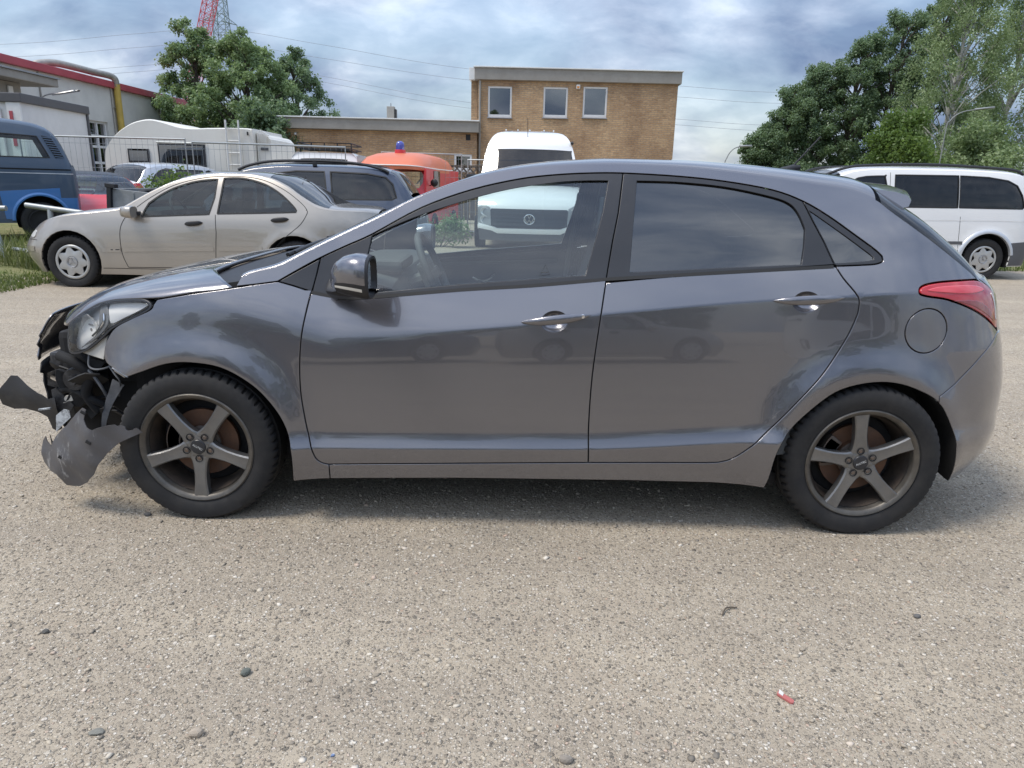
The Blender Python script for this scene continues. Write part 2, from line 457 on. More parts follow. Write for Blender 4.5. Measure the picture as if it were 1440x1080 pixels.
class Top:
    """upper skin: for every x a curve from the side's upper edge R(x) over to the centre line zc(x)"""
    def __init__(s, sf, R_, zc, a=.10, b=.42):
        s.sf, s.R, s.zc, s.a, s.b = sf, PC(R_), PC(zc), a, b
    def P(s, x, t, drop=0.):
        x = np.asarray(x, float); t = np.asarray(t, float); x, t = np.broadcast_arrays(x, t)
        r = s.R(x); w0 = s.sf.W(x, r); e = .004; sl = (s.sf.W(x, r+e)-s.sf.W(x, r-e))/(2*e)
        ln = np.sqrt(1+sl*sl); zc = np.maximum(s.zc(x), r+.004); a = np.minimum(s.a, (zc-r)*1.1)
        p1 = np.stack([w0+a*sl/ln, r+a/ln], -1); p0 = np.stack([w0, r], -1); p2 = np.stack([w0*s.b, zc], -1); p3 = np.stack([0*w0, zc], -1)
        q = p0*((1-t)**3)[..., None]+p1*(3*t*(1-t)**2)[..., None]+p2*(3*t*t*(1-t))[..., None]+p3*(t**3)[..., None]
        return np.stack([x, -q[..., 0], q[..., 1]-drop], -1)
    def sheet(s, name, mat, parent, x0, x1, t0=0., nx=40, nt=24, both=True, drop=0., side=-1, thick=0., t1=1.):
        """x0/x1: number or function of t"""
        ts = t0+(t1-t0)*np.linspace(0, 1, nt)**1.35
        f0 = x0 if callable(x0) else (lambda t: x0+0*t); f1 = x1 if callable(x1) else (lambda t: x1+0*t)
        u = np.linspace(0, 1, nx)[:, None]; X = f0(ts)[None]*(1-u)+f1(ts)[None]*u; T = np.broadcast_to(ts[None], X.shape)
        L = s.P(X, T, drop)
        if both:
            Rr = L[:, ::-1]*[1, -1, 1]; G = np.concatenate([L, Rr[:, 1:]], 1)
        else: G = L*[1, 1 if side < 0 else -1, 1]
        m = MB().grid(G)
        # upward normals
        v = np.array(m.v); f0_ = m.f[len(m.f)//2]; nn = np.cross(v[f0_[1]]-v[f0_[0]], v[f0_[2]]-v[f0_[0]])
        if nn[2] < 0: m.f = [q[::-1] for q in m.f]
        o = new_obj(name, m.v, m.f, mat, parent, True)
        if thick:
            md = o.modifiers.new('thickness', 'SOLIDIFY'); md.thickness = thick; md.offset = -1
        return o

def text_shape(txt, size, depth, M, name, mat, parent, bold=0., sx=1.):
    """flat lettering as a mesh, standing in the XZ plane and facing -Y before M"""
    c = bpy.data.curves.new('lettering', 'FONT'); c.body = txt; c.size = size; c.extrude = depth; c.align_x = 'CENTER'; c.align_y = 'CENTER'; c.offset = bold
    t = bpy.data.objects.new('lettering', c); COL.objects.link(t)
    me = bpy.data.meshes.new_from_object(t.evaluated_get(bpy.context.evaluated_depsgraph_get())); bpy.data.objects.remove(t)
    rot = Matrix.Rotation(R(90), 4, 'X') @ Matrix.Diagonal((sx, 1, 1, 1))
    me.transform(M @ rot); me.materials.clear(); me.materials.append(MATS[mat]); me.name = name
    o = bpy.data.objects.new(name, me); COL.objects.link(o); o.parent = parent; return o

# ================================================================== ground (first large structure)
def make_ground():
    b = NB('gravel_ground'); P = b.co()
    wob = b.mix(.012, P, b.noise(70, 3, .6, P, out=1))
    big = b.noise(.55, 6, .6, P); mid = b.noise(3.2, 6, .65, P); fine = b.noise(42, 6, .7, P)
    base = b.mix(b.ramp(big, [(.40, 0.), (.60, 1.)]), (.425, .355, .265), (.355, .300, .228))
    base = b.mix(b.ramp(mid, [(.36, 0.), (.68, 1.)]), base, (.435, .375, .288))
    base = b.mix(b.ramp(b.noise(14, 5, .6, P), [(.52, 0.), (.72, .6)]), base, (.26, .215, .165))
    trk = b.noise(1., 5, .6, b.mapv((.28, 1.9, 1)))
    base = b.mix(b.ramp(trk, [(.40, .0), (.62, .8)]), base, (.30, .255, .20))
    v1 = b.n('TexVoronoi', {'Vector': wob, 'Scale': 82.}); v2 = b.n('TexVoronoi', {'Vector': wob, 'Scale': 165.}); v3 = b.n('TexVoronoi', {'Vector': wob, 'Scale': 38.})
    def stones(v, lo, hi, amount):
        g = b.n('SeparateColor', {0: v.outputs['Color']})
        tone = b.ramp(g.outputs[0], [(0., (.12, .108, .092)), (.2, (.24, .205, .165)), (.5, (.38, .325, .25)), (.75, (.48, .42, .335)), (.93, (.66, .61, .53)), (1., (.42, .30, .22))])
        m = b.ramp(v.outputs['Distance'], [(lo, 1.), (hi, 0.)])
        keep = b.ramp(g.outputs[1], [(1-amount-.04, 0.), (1-amount+.04, 1.)])
        return tone, b.math('MULTIPLY', m, keep)
    t2, m2 = stones(v2, .34, .52, .85); base = b.mix(b.math('MULTIPLY', m2, .95), base, t2)
    t1, m1 = stones(v1, .32, .46, .6); base = b.mix(b.math('MULTIPLY', m1, .95), base, t1)
    t3, m3 = stones(v3, .24, .32, .24); base = b.mix(b.math('MULTIPLY', m3, .8), base, t3)
    h = b.math('ADD', b.math('MULTIPLY', m1, .55), b.math('ADD', b.math('MULTIPLY', m2, .3), b.math('ADD', b.math('MULTIPLY', m3, .8), b.math('MULTIPLY', fine, .9))))
    nm = b.bump(h, .9, .007); nm = b.bump(mid, .25, .06, nm)
    b.done(b.bsdf(base, .93, 0., nm, Specular_IOR_Level=.25))
    xs = np.concatenate([[-600, -250, -110, -50], np.arange(-26, 31, 1.0), [55, 110, 250, 600]]); ys = np.concatenate([[-300, -120, -50], np.arange(-24, 36, 1.0), [60, 110, 250, 700]])
    G = np.zeros((len(xs), len(ys), 3)); G[..., 0] = xs[:, None]; G[..., 1] = ys[None]
    o = MB().grid(G).build('ground', 'gravel_ground', None, True); o['kind'] = 'structure'
    if o.data.polygons[0].normal.z < 0: o.data.flip_normals()
make_ground()

# ================================================================== the grey damaged car
SOFT = PC([(-1., .055), (.45, .055), (.75, .028), (1.15, .007), (3.5, .007)])      # the crease sharpens towards the rear
HERO = Surf(.842,
  zc=[(-.9,.80),(-.5,.80),(-.2,.85),(.1,.865),(.35,.82),(.57,.765),(.92,.79),(1.257,.823),(1.589,.875),(2.22,.944),(2.51,.964),(2.77,.984),(3.4,.99)],
  zb=[(-.9,.93),(.37,.956),(.70,.929),(.97,.962),(1.584,1.022),(2.44,1.08),(2.61,1.094),(3.4,1.10)],
  low=[(-.9,.32),(.5,.325),(1.5,.345),(2.4,.40),(3.4,.40)],
  knots=[('a',.12,.12),('l',-.05,.05),('l',-.006,.02),('l',.006,-.42),('l',.030,-.36),('l',.075,-.07),('c',-.24,-.085),('c',lambda x: -SOFT(x),-.105),
         ('c',SOFT,-.42),('b',0,-.48),('b',.06,-.40),('a',1.25,-.52),('a',1.48,-.78)],
  nose=[(.15,-.80),(.4,-.87),(.6,-.88),(.75,-.83),(.85,-.74),(.95,-.62),(1.2,-.6)],
  tail=[(.15,3.26),(.2,3.32),(.36,3.42),(.55,3.43),(.73,3.40),(.82,3.37),(.95,3.33),(1.03,3.27),(1.2,3.2),(1.5,3.1)],
  xa=.15, xb=2.2, nn=2.6, nt=3.6, arches=((0,.305,.37),(2.65,.305,.37)), fl=.022)
HTOP = Top(HERO,
  [(-.85,.60),(-.70,.68),(-.62,.715),(-.546,.765),(-.467,.815),(-.387,.853),(-.295,.874),(-.195,.884),(-.122,.890),(.018,.915),(.171,.939),(.208,.985),(.336,1.022),(.412,1.062),(.489,1.102),
   (.585,1.150),(.683,1.197),(.876,1.297),(1.07,1.366),(1.257,1.406),(1.397,1.422),(1.668,1.434),(1.879,1.430),(2.062,1.417),(2.243,1.397),(2.4,1.377),(2.55,1.355),(2.64,1.322),(2.7,1.278),(2.889,1.155),(3.087,1.026),(3.15,.985)],
  [(-.85,.66),(-.80,.70),(-.74,.775),(-.62,.845),(-.5,.890),(-.35,.930),(-.1,.975),(.1,1.0),(.25,1.02),(.40,1.085),(.55,1.16),(.75,1.255),(.95,1.338),(1.1,1.392),(1.25,1.427),(1.45,1.453),(1.65,1.466),
   (1.9,1.467),(2.2,1.456),(2.5,1.432),(2.66,1.415),(2.80,1.365),(3.0,1.255),(3.1,1.175),(3.2,1.085),(3.28,1.03)], a=.10, b=.5)
A = {}   # outlines measured on the body side, (x, z)
A['gapF'] = crom([(.465,.932),(.449,.849),(.433,.751),(.425,.652),(.426,.549),(.438,.456),(.453,.374),(.475,.294),(.498,.266),(.529,.257)], 4)
A['gapB'] = crom([(1.557,.292),(1.553,.444),(1.558,.634),(1.577,.835),(1.588,.919),(1.601,1.004)], 4)
A['botF'] = [(.529,.257),(.747,.264),(.965,.271),(1.256,.281),(1.557,.292)]
A['botR'] = crom([(1.557,.292),(1.818,.299),(2.03,.304),(2.085,.310),(2.133,.330),(2.192,.380)], 4)
A['gapR'] = crom([(2.192,.380),(2.274,.469),(2.364,.577),(2.446,.680),(2.515,.796),(2.548,.880),(2.556,.920),(2.549,.965),(2.496,1.029),(2.466,1.077)], 4)
A['beltF'] = crom([(.465,.924),(.572,.907),(.690,.910),(1.039,.946),(1.313,.969),(1.601,1.002)], 4)
A['beltR'] = [(1.601,1.002),(1.961,1.032),(2.21,1.052),(2.460,1.071)]
A['beltQ'] = crom([(2.474,1.072),(2.588,1.079),(2.630,1.084),(2.651,1.094),(2.650,1.112)], 4)
A['drip'] = crom([(.336,.962),(.412,1.007),(.489,1.050),(.585,1.096),(.683,1.141),(.876,1.247),(1.07,1.319),(1.257,1.364),(1.397,1.383),(1.532,1.393),(1.668,1.396),(1.879,1.389),(2.062,1.374),(2.243,1.346),
   (2.357,1.307),(2.453,1.253),(2.546,1.189),(2.620,1.138),(2.650,1.112)], 4)
A['glassF'] = [(.684,.925),(.676,.99),(.673,1.061),(.686,1.135)]+crom([(.686,1.135),(.842,1.204),(1.027,1.268),(1.21,1.319),(1.397,1.351),(1.509,1.361),(1.606,1.364)], 4)[1:]+[(1.585,1.25),(1.55,1.12),(1.519,1.014),(1.312,.993),(1.038,.967)]
A['glassR'] = [(1.692,1.030),(1.706,1.2),(1.723,1.366)]+crom([(1.723,1.366),(1.877,1.365),(2.061,1.351),(2.222,1.322),(2.300,1.298),(2.335,1.262),(2.358,1.205)], 4)[1:]+[(2.352,1.14),(2.340,1.076),(2.023,1.055)]
A['glassQ'] = crom([(2.383,1.268),(2.471,1.208),(2.600,1.118),(2.611,1.106),(2.600,1.096),(2.466,1.084)], 2)
A['postB'] = [(1.601,1.004),(1.624,1.14),(1.646,1.245),(1.668,1.396)]
A['postC'] = [(2.466,1.077),(2.428,1.161),(2.391,1.232),(2.357,1.307)]
A['tail'] = crom([(2.792,.982),(2.805,1.003),(2.868,1.016),(2.977,1.021),(3.085,1.018),(3.165,.985),(3.195,.928),(3.212,.830),(3.141,.870),(3.04,.918),(2.917,.958),(2.823,.972)], 4, True)
A['joint'] = [(3.218,.808),(3.11,.730),(2.988,.627),(2.916,.586)]
A['archR'] = crom([(2.26,.205),(2.272,.251),(2.289,.364),(2.335,.450),(2.433,.552),(2.516,.612),(2.637,.642),(2.748,.636),(2.859,.596),(2.916,.560),(2.952,.520),(3.005,.431),(3.026,.353),(3.045,.270),(3.055,.209)], 4)
A['archF'] = crom([(.388,.187),(.388,.321),(.358,.432),(.297,.524),(.228,.587),(.128,.640),(.011,.656),(-.086,.646),(-.184,.611),(-.247,.587)], 4)
A['fendfront'] = crom([(-.247,.587),(-.290,.602),(-.352,.629),(-.362,.675),(-.343,.722),(-.302,.771),(-.223,.812),(-.150,.846),(-.135,.868),(-.122,.886)], 4)
A['hoodgap'] = [(-.122,.886),(.018,.913),(.171,.937)]
A['sill'] = [(.388,.187),(.530,.193),(1.01,.207),(1.485,.214),(1.712,.217),(2.054,.216),(2.26,.205)]

def lathe_tyre(r_out, r_in, width, blocks=58, flat=.012, seg=4):
    prof = [(r_in-.004, .020), (r_in+.004, .010), (r_in+.010, .005), (r_in+.012, .0065), (r_in+.014, .004), (r_in+.03, .0), ((r_in+r_out)/2, -.004), (r_out-.022, .001), (r_out-.010, .009),
            (r_out-.003, .020), (r_out, .034), (r_out, .052), (r_out-.008, .056), (r_out-.008, .064), (r_out, .068)]
    half = width/2; prof = [(r, min(h, half-.01)) for r, h in prof]
    prof += [(r, width-h) for r, h in prof[::-1]]; m = len(prof); n = blocks*seg; V = []; F = []
    for i in range(n):
        t = 2*math.pi*i/n
        for j, (r, h) in enumerate(prof):
            jj = min(j, m-1-j); groove = (i % seg == 0)
            tt = t + (.5*math.pi/n*(jj-10) if jj > 7 else 0)*(1 if j < m/2 else -1)
            if groove and 8 <= jj <= 11: r -= (.004, .009, .010, .010)[jj-8]
            x, z = r*math.cos(tt), r*math.sin(tt)
            if z < -(r_out-flat) : z = -(r_out-flat) + (z+(r_out-flat))*.08
            bulge = max(0, (-z-(r_out-.10))/.1) if jj in (5, 6, 7) else 0
            V.append((x, h + (-1 if j < m/2 else 1)*bulge*.008, z))
    for i in range(n):
        a = i*m; b = ((i+1) % n)*m
        for j in range(m-1): F.append((a+j, b+j, b+j+1, a+j+1))
    return V, F

def dirt_mat(name, c1, c2, rough=.6, metal=0., lo=.35, hi=.7, scale=8, bump=.2):
    b = NB(name); f = b.ramp(b.noise(scale, 8, .7), [(lo, 0.), (hi, 1.)]); nm = b.bump(b.noise(scale*6, 5, .65), bump, .003)
    return b.done(b.bsdf(b.mix(f, c1, c2), rough, metal, nm))
dirt_mat('tyre_rubber', (.012, .012, .013), (.034, .031, .028), .8, scale=9, lo=.42, hi=.85)
dirt_mat('alloy_grey', (.175, .176, .178), (.225, .217, .205), .36, .7, scale=14)
dirt_mat('alloy_rim', (.085, .080, .073), (.15, .135, .115), .45, .6, scale=16)
dirt_mat('alloy_barrel', (.035, .031, .028), (.085, .062, .046), .6, .4, scale=12)
dirt_mat('rusty_disc', (.17, .085, .048), (.10, .065, .05), .6, .35, scale=12)
dirt_mat('hub_metal', (.10, .095, .09), (.17, .12, .09), .6, .5, scale=20)
dirt_mat('bolt_steel', (.15, .14, .13), (.20, .13, .09), .5, .7, scale=50)

def make_alloy_wheel(root, loc, spin, steer=0., side=-1, disc_tone='rusty_disc'):
    V, F = lathe_tyre(.316, .218, .205)
    w = new_obj('wheel', V, F, 'tyre_rubber', root, True); w.data.set_sharp_from_angle(angle=R(35)); w.location = loc
    w.rotation_euler = (0, 0, steer if side < 0 else math.pi+steer)
    if abs(spin) and False: pass
    rim = MB().lathe([(.226, .016), (.2265, .006), (.222, .002), (.216, .004), (.206, .010), (.203, .016), (.200, .05), (.187, .065), (.180, .17), (.200, .195)], 96).build('rim', 'alloy_rim', w, True)
    brl = MB().lathe([(.198, .034), (.185, .062), (.1795, .168)], 64).build('rim_barrel', 'alloy_barrel', w, True)
    for k in range(5):
        m = MB(); rows = []
        L = [(.026, .082, .0235), (.048, .074, .0225), (.066, .060, .020), (.085, .054, .0175), (.115, .048, .0145), (.15, .049, .0115), (.185, .055, .009), (.2055, .062, .0085)]
        for r, wd, y in L:
            d = .034 if r > .1 else .03
            hw = wd/2; rows.append([(-hw, y+d, r), (-hw, y+.005, r), (-hw*.80, y, r), (-hw*.3, y+.0012, r), (hw*.3, y+.0012, r), (hw*.80, y, r), (hw, y+.005, r), (hw, y+d, r)])
        m.grid(np.array(rows)); n = len(m.v)
        m.f.append(tuple(range(n-8, n)));
        m.xform(Matrix.Rotation(-(spin+k*2*math.pi/5-math.pi/2), 4, 'Y')); m.build('spoke', 'alloy_grey', w, True)
    MB().lathe([(.0, .0235), (.034, .0235), (.050, .0245), (.058, .030), (.060, .05), (0, .05)], 48).build('hub', 'alloy_grey', w, True)
    cap = MB().lathe([(0, .0165), (.020, .0168), (.028, .0182), (.0305, .021), (.0305, .026)], 40).build('hub_cap', 'black_trim', w, True)
    for k in range(5):
        t = spin+k*2*math.pi/5; c = (.0495*math.cos(t), 0, .0495*math.sin(t))
        nut = MB().lathe([(.0150, .0195), (.0125, .0195), (.0118, .028), (.0105, .029)], 20, c=c)
        nut.lathe([(.0092, .029), (.0092, .0215), (.0075, .0198), (0, .0198)], 6, c=c).build('wheel_bolt', 'bolt_steel', w, False)
        MB().lathe([(.0149, .0190), (.0122, .0192), (.0122, .0290), (0., .0290)], 20, c=c).build('bolt_recess', 'cavity', w, True)
    text_shape('ALUTEC', .0115, .0003, Matrix.Rotation(R(32) if spin > 3 else R(-24), 4, 'Y') @ Matrix.Translation((0, .0160, 0)), 'cap_lettering', 'white_plastic', w, sx=1.0)
    # brake
    MB().lathe([(.060, .074), (.075, .070), (.076, .086), (.139, .086), (.139, .104), (.06, .104)], 64).build('brake_disc', disc_tone, w, True)
    MB().lathe([(0., .060), (.05, .060), (.074, .066), (.075, .09)], 32).build('brake_hub', 'hub_metal', w, True)
    MB().lathe([(0, .112), (.165, .115), (.178, .125)], 40).build('dust_shield', 'cavity', w, True)
    cal = MB(); 
    for g in np.linspace(-.38, .38, 14):
        a = math.pi-.25+g if side < 0 else .25+g
        cal.box((.118*math.cos(a), .088, .118*math.sin(a)), (.058, .05, .034), Matrix.Rotation(-a, 3, 'Y'), .006)
    cal.build('brake_caliper', 'hub_metal', w, True)
    return w

car = empty('damaged_hatchback', (0, .885, 0), 0, 'grey five-door hatchback with torn-off front bumper and exposed headlight, parked in the foreground', 'car')

def both(fn):
    for sd in (-1, 1): fn(sd)
PAINT = 'grey_paint'
ELL = lambda cx, cz, rx, rz, n=28, tilt=0.: [(cx+rx*math.cos(t)*math.cos(tilt)-rz*math.sin(t)*math.sin(tilt), cz+rx*math.cos(t)*math.sin(tilt)+rz*math.sin(t)*math.cos(tilt)) for t in [2*math.pi*i/n for i in range(n)]]
crease_pts = lambda x0, x1: [[(x, float(HERO.zc(x))+d) for x in np.arange(x0, x1, .025)] for d in (-.03, -.016, -.007, 0, .007, .016, .03)]+[[(x, float(HERO.low(x))+d) for x in np.arange(x0, x1, .025)] for d in (-.022, -.013, -.006, 0, .006, .018, .030, .05, .075)]

HAND = {'F': (1.405, .842, .050, .036, .13), 'R': (2.356, .940, .050, .036, .065)}
def door_panels(sd):
    doorF = A['gapF'][1:]+A['botF'][1:]+A['gapB'][1:-1]+A['beltF'][::-1][:-1]
    doorR = A['botR'][:-1]+A['gapR'][:-1]+A['beltR'][::-1][:-1]+A['gapB'][::-1][1:]
    d1 = side_panel(HERO, doorF, 'front_door', PAINT, car, [ELL(*HAND['F'][:4], tilt=HAND['F'][4])], side=sd, extra=crease_pts(.43, 1.6))
    d2 = side_panel(HERO, doorR, 'rear_door', PAINT, car, [ELL(*HAND['R'][:4], tilt=HAND['R'][4])], side=sd, extra=crease_pts(1.56, 2.55))
    # window frames and glass of each door
    fF = [p for p in A['beltF']]+A['postB'][1:]+[p for p in A['drip'][::-1] if .50 < p[0] < 1.665]+[(.490, 1.050), (.478, .985)]
    side_panel(HERO, fF, 'window_frame', 'black_trim', d1, [A['glassF']], h=.04, off=-.003, side=sd, flange=.03)
    side_panel(HERO, A['glassF'], 'window_glass', 'side_glass', d1, h=.06, off=-.014, ins=-.008, flange=0, side=sd)
    fR = A['beltR'][:-1]+A['postC']+[p for p in A['drip'][::-1] if 1.672 < p[0] < 2.35]+A['postB'][::-1]
    side_panel(HERO, fR, 'window_frame', 'black_trim', d2, [A['glassR']], h=.04, off=-.003, side=sd, flange=.03)
    side_panel(HERO, A['glassR'], 'window_glass', 'privacy_glass', d2, h=.06, off=-.014, ins=-.008, flange=0, side=sd)
    ribbon(HERO, A['beltF'], .012, 'belt_seal', 'rubber_seal', d1, .0015, sd); ribbon(HERO, A['beltR'], .012, 'belt_seal', 'rubber_seal', d2, .0015, sd)
    for d, key in ((d1, 'F'), (d2, 'R')):
        cx, cz, rx, rz, tl = HAND[key]; rows = []
        for f, dep in ((1.03, .004), (.93, .009), (.75, .020), (.45, .027), (.02, .029)):
            e = np.array(ELL(cx, cz, rx*f, rz*f, 28, tl)); w = HERO.W(e[:, 0], e[:, 1])-dep; rows.append(np.stack([e[:, 0], sd*w, e[:, 1]], -1))
        MB().grid(np.array(rows), True).build('handle_bowl', PAINT, d, True)
        rows = []; half = .134
        for s_ in np.linspace(-1, 1, 21):
            px, pz = cx+.006+half*s_*math.cos(tl), cz+.012+half*s_*math.sin(tl); th = max(.0008, .0185*(1-abs(s_)**2.3)**.75); so_ = .004+.024*(1-abs(s_)**3.0)
            w = float(HERO.W(px, pz)); rows.append([(px, sd*(w+so_+th*.62*math.cos(t)), pz+th*math.sin(t)) for t in np.linspace(0, 2*math.pi, 14, endpoint=False)])
        g = MB().grid(np.array(rows), True); n = len(g.v); g.f += [tuple(range(14)), tuple(range(n-14, n))]
        hd = g.build('door_handle', PAINT, d, True)
        if sd < 0 and key == 'F':
            c = (cx+.105, -(float(HERO.W(cx+.105, cz+.026))+.0235), cz+.026); MB().lathe([(0, -.003), (.007, -.0025), (.009, 0), (.0095, .010)], 20, c=c).build('lock_cylinder', 'chrome', hd, True)
both(door_panels)

def side_frame(sd):
    top = [(x, float(HTOP.R(x))) for x in np.arange(.20, 3.09, .03)]
    poly = [(.180, .942), (.257, .951), (.336, .962)]+A['drip'][1:]+A['beltQ'][::-1][1:]+A['gapR'][::-1][1:]+A['botR'][::-1][1:]+A['botF'][::-1][1:]+[(.530, .193)]+A['sill'][2:]+A['archR'][1:]
    cut = [i for i, p in enumerate(poly) if math.dist(p, (2.916, .560)) < .012]
    k = cut[-1]; poly = poly[:k+1]+A['joint'][::-1]+[(3.222, .815)]
    tl = [p for p in A['tail']]
    # follow the tail lamp's lower edge forward, round its tip and back along its upper edge
    lower = crom([(3.212, .822), (3.141, .865), (3.04, .914), (2.917, .954), (2.823, .968), (2.790, .980), (2.800, 1.006), (2.868, 1.020), (2.977, 1.025), (3.085, 1.024)], 4)
    poly += lower+[p for p in top[::-1] if p[0] < 3.07]
    o = side_panel(HERO, poly, 'body_side', PAINT, car, [ELL(2.8365, .838, .0885, .085)], side=sd, extra=crease_pts(2.2, 3.2), h=.035)
    side_panel(HERO, ELL(2.8365, .838, .0885, .085, 36), 'fuel_flap', PAINT, car, h=.035, side=sd)
    side_panel(HERO, A['tail'], 'tail_lamp', 'tail_lens', car, h=.025, off=.004, side=sd, ins=.001, flange=.03)
    tlo = car.children[-1] if False else [c for c in car.children if c.name.startswith('tail_lamp')][-1]
    side_panel(HERO, crom([(2.815,.990),(2.87,1.006),(2.977,1.010),(3.07,1.004),(3.11,.985),(3.03,.975),(2.92,.980)], 3, True), 'lamp_band', 'tail_band', tlo, h=.025, off=.0065, side=sd, flange=.004)
    side_panel(HERO, crom([(3.155,.972),(3.182,.955),(3.198,.90),(3.203,.865),(3.190,.865),(3.178,.92)], 3, True), 'reverse_lamp', 'lamp_clear', tlo, h=.02, off=.007, side=sd, flange=.004)
    side_panel(HERO, crom([(2.93,.953),(3.03,.930),(3.12,.890),(3.185,.855),(3.150,.905),(3.06,.950)], 3, True), 'lamp_dark_band', 'tail_dark', tlo, h=.02, off=.0065, side=sd, flange=.004)  # darker red band on the lower part of the lens
    q = [p for p in A['drip'] if p[0] > 2.357]+A['beltQ'][::-1][1:]+A['postC'][:-1][0:1]+A['postC'][1:]
    side_panel(HERO, q, 'quarter_trim', 'black_trim', o, [A['glassQ']], h=.03, off=-.003, side=sd)
    side_panel(HERO, A['glassQ'], 'quarter_glass', 'privacy_glass', o, h=.05, off=-.008, ins=-.006, flange=0, side=sd)
    # pillar skin between the side and the windscreen, roof edge
    HTOP.sheet('pillar_skin', PAINT, o, .20, 1.10, -.02, 50, 9, False, .0018, sd, t1=.135)
    # wheel housings
    for nm, ln in (('F', A['archF']), ('R', A['archR'])):
        p = np.array(ln); w = HERO.W(p[:, 0], p[:, 1])-.004
        rows = [np.stack([p[:, 0], sd*w, p[:, 1]], -1), np.stack([p[:, 0], sd*(w-.02), p[:, 1]], -1), np.stack([p[:, 0], sd*.50+0*w, p[:, 1]+.03], -1)]
        MB().grid(np.array(rows)).build('wheel_housing', 'cavity', o, True)
    for ax in (0., 2.65):
        MB().box((ax, sd*.50, .50), (.74, .22, .46), None, .05).build('wheel_tub', 'cavity', o)
    # dark strips behind the panel gaps
    for ln in (A['gapF'], A['gapB']+A['postB'][1:], A['gapR']+A['postC'][1:], A['botF']+A['botR'][1:], A['joint'], A['hoodgap']+[(.336, .962)]):
        ribbon(HERO, ln, .04, 'gap_seal', 'dark_gap', o, -.016, sd)
simple('lamp_clear', (.62, .62, .60), .2, .2)
NBt = NB('tail_lens'); NBt.done(NBt.bsdf(NBt.mix(NBt.ramp(NBt.noise(3., 2), [(.4, 0.), (.6, 1.)]), (.50, .012, .018), (.36, .008, .012)), .12, 0., Coat_Weight=1., Coat_Roughness=.02, Subsurface_Weight=.0))
simple('tail_band', (.62, .05, .06), .1, Coat_Weight=1.); simple('tail_dark', (.22, .008, .012), .1, Coat_Weight=1.)
both(side_frame)

def fender(sd):
    poly = A['hoodgap']+[(.257, .951), (.336, .962), (.400, .945), (.440, .932)]+A['gapF'][:]+[(.530, .193), (.388, .187)]+A['archF'][1:]+A['fendfront'][1:-1]
    side_panel(HERO, poly, 'fender', PAINT, car, side=sd, extra=crease_pts(-.35, .5))
    tri = [(.336, .962), (.400, .945), (.455, .928), (.466, .925), (.478, .985), (.489, 1.048), (.412, 1.005)]
    side_panel(HERO, tri, 'mirror_triangle', 'black_trim', car, off=-.002, side=sd, h=.03)
both(fender)

def rear_end(sd):
    tl = lambda z: float(HERO.tail(z))-.0015
    zz = np.linspace(.212, .800, 24)
    poly = A['joint'][::-1]+[(tl(z), z) for z in zz[::-1]]+[(3.055, .209)]+A['archR'][::-1][1:]
    cut = [i for i, p in enumerate(poly) if math.dist(p, (2.916, .560)) < .012 and i > 10]
    poly = poly[:cut[0]+1]
    ex = [[(tl(z)-d, z) for z in np.arange(.22, .8, .03)] for d in (.003, .007, .014, .025, .04, .06)]
    side_panel(HERO, poly, 'rear_bumper', PAINT, car, side=sd, extra=ex, ins=.001)
    zz = np.linspace(.81, 1.022, 12); gate = [(3.222, .812)]+[(tl(z), z) for z in zz]+[(3.10, 1.024), (3.172, .985), (3.202, .928)]
    side_panel(HERO, gate, 'tailgate', PAINT, car, side=sd, h=.03, ins=.001, extra=[[(tl(z)-d, z) for z in np.arange(.82, 1.02, .03)] for d in (.004, .01, .02, .035)])
both(rear_end)

rows = []
for z in np.linspace(.212, 1.03, 26):
    x = float(HERO.tail(z))-.002; w = float(HERO.W(x, z)); rows.append([(x+.012*(1-v*v), v*w, z) for v in np.linspace(-1, 1, 11)])
MB().grid(np.array(rows)).build('tail_centre', PAINT, car, True)
hood = HTOP.sheet('hood', PAINT, car, lambda t: -.565-.17*np.clip(t, 0, 1)**.6, lambda t: .172-.15*np.clip(t*2.2, 0, 1)**1.2, .012, 50, 30, thick=.012)
cowl = HTOP.sheet('cowl_panel', 'black_plastic', car, lambda t: .165-.15*np.clip(t*2.2, 0, 1)**1.2, lambda t: .47-.13*np.clip(t, 0, 1)**.5, .06, 10, 20, drop=.022)
ws = HTOP.sheet('windscreen', 'clear_glass', car, lambda t: .44-.13*np.clip(t, 0, 1)**.5, lambda t: 1.03+.12*np.clip(t, 0, 1)**.5, .13, 30, 20, drop=.004)
HTOP.sheet('roof', PAINT, car, lambda t: 1.035+.12*np.clip(t-.13, 0, 1)**.5, lambda t: 2.64+.02*t, -.02, 60, 30, drop=.0018)
HTOP.sheet('headliner', 'headliner', car, lambda t: 1.06+.12*np.clip(t, 0, 1)**.5, 2.6, .05, 20, 12, drop=.03)
HTOP.sheet('rear_glass', 'dark_glass', car, 2.66, 3.085, -.015, 26, 24, drop=.0012)

HTOP.sheet('tailgate_top', PAINT, car, 3.08, 3.27, .0, 14, 20, drop=.002)
for x, s_ in ((0, R(270)), (2.65, R(98))):
    make_alloy_wheel(car, (x, -.885, .304), s_, 0, -1)
    make_alloy_wheel(car, (x, .885, .304), s_, 0, 1)

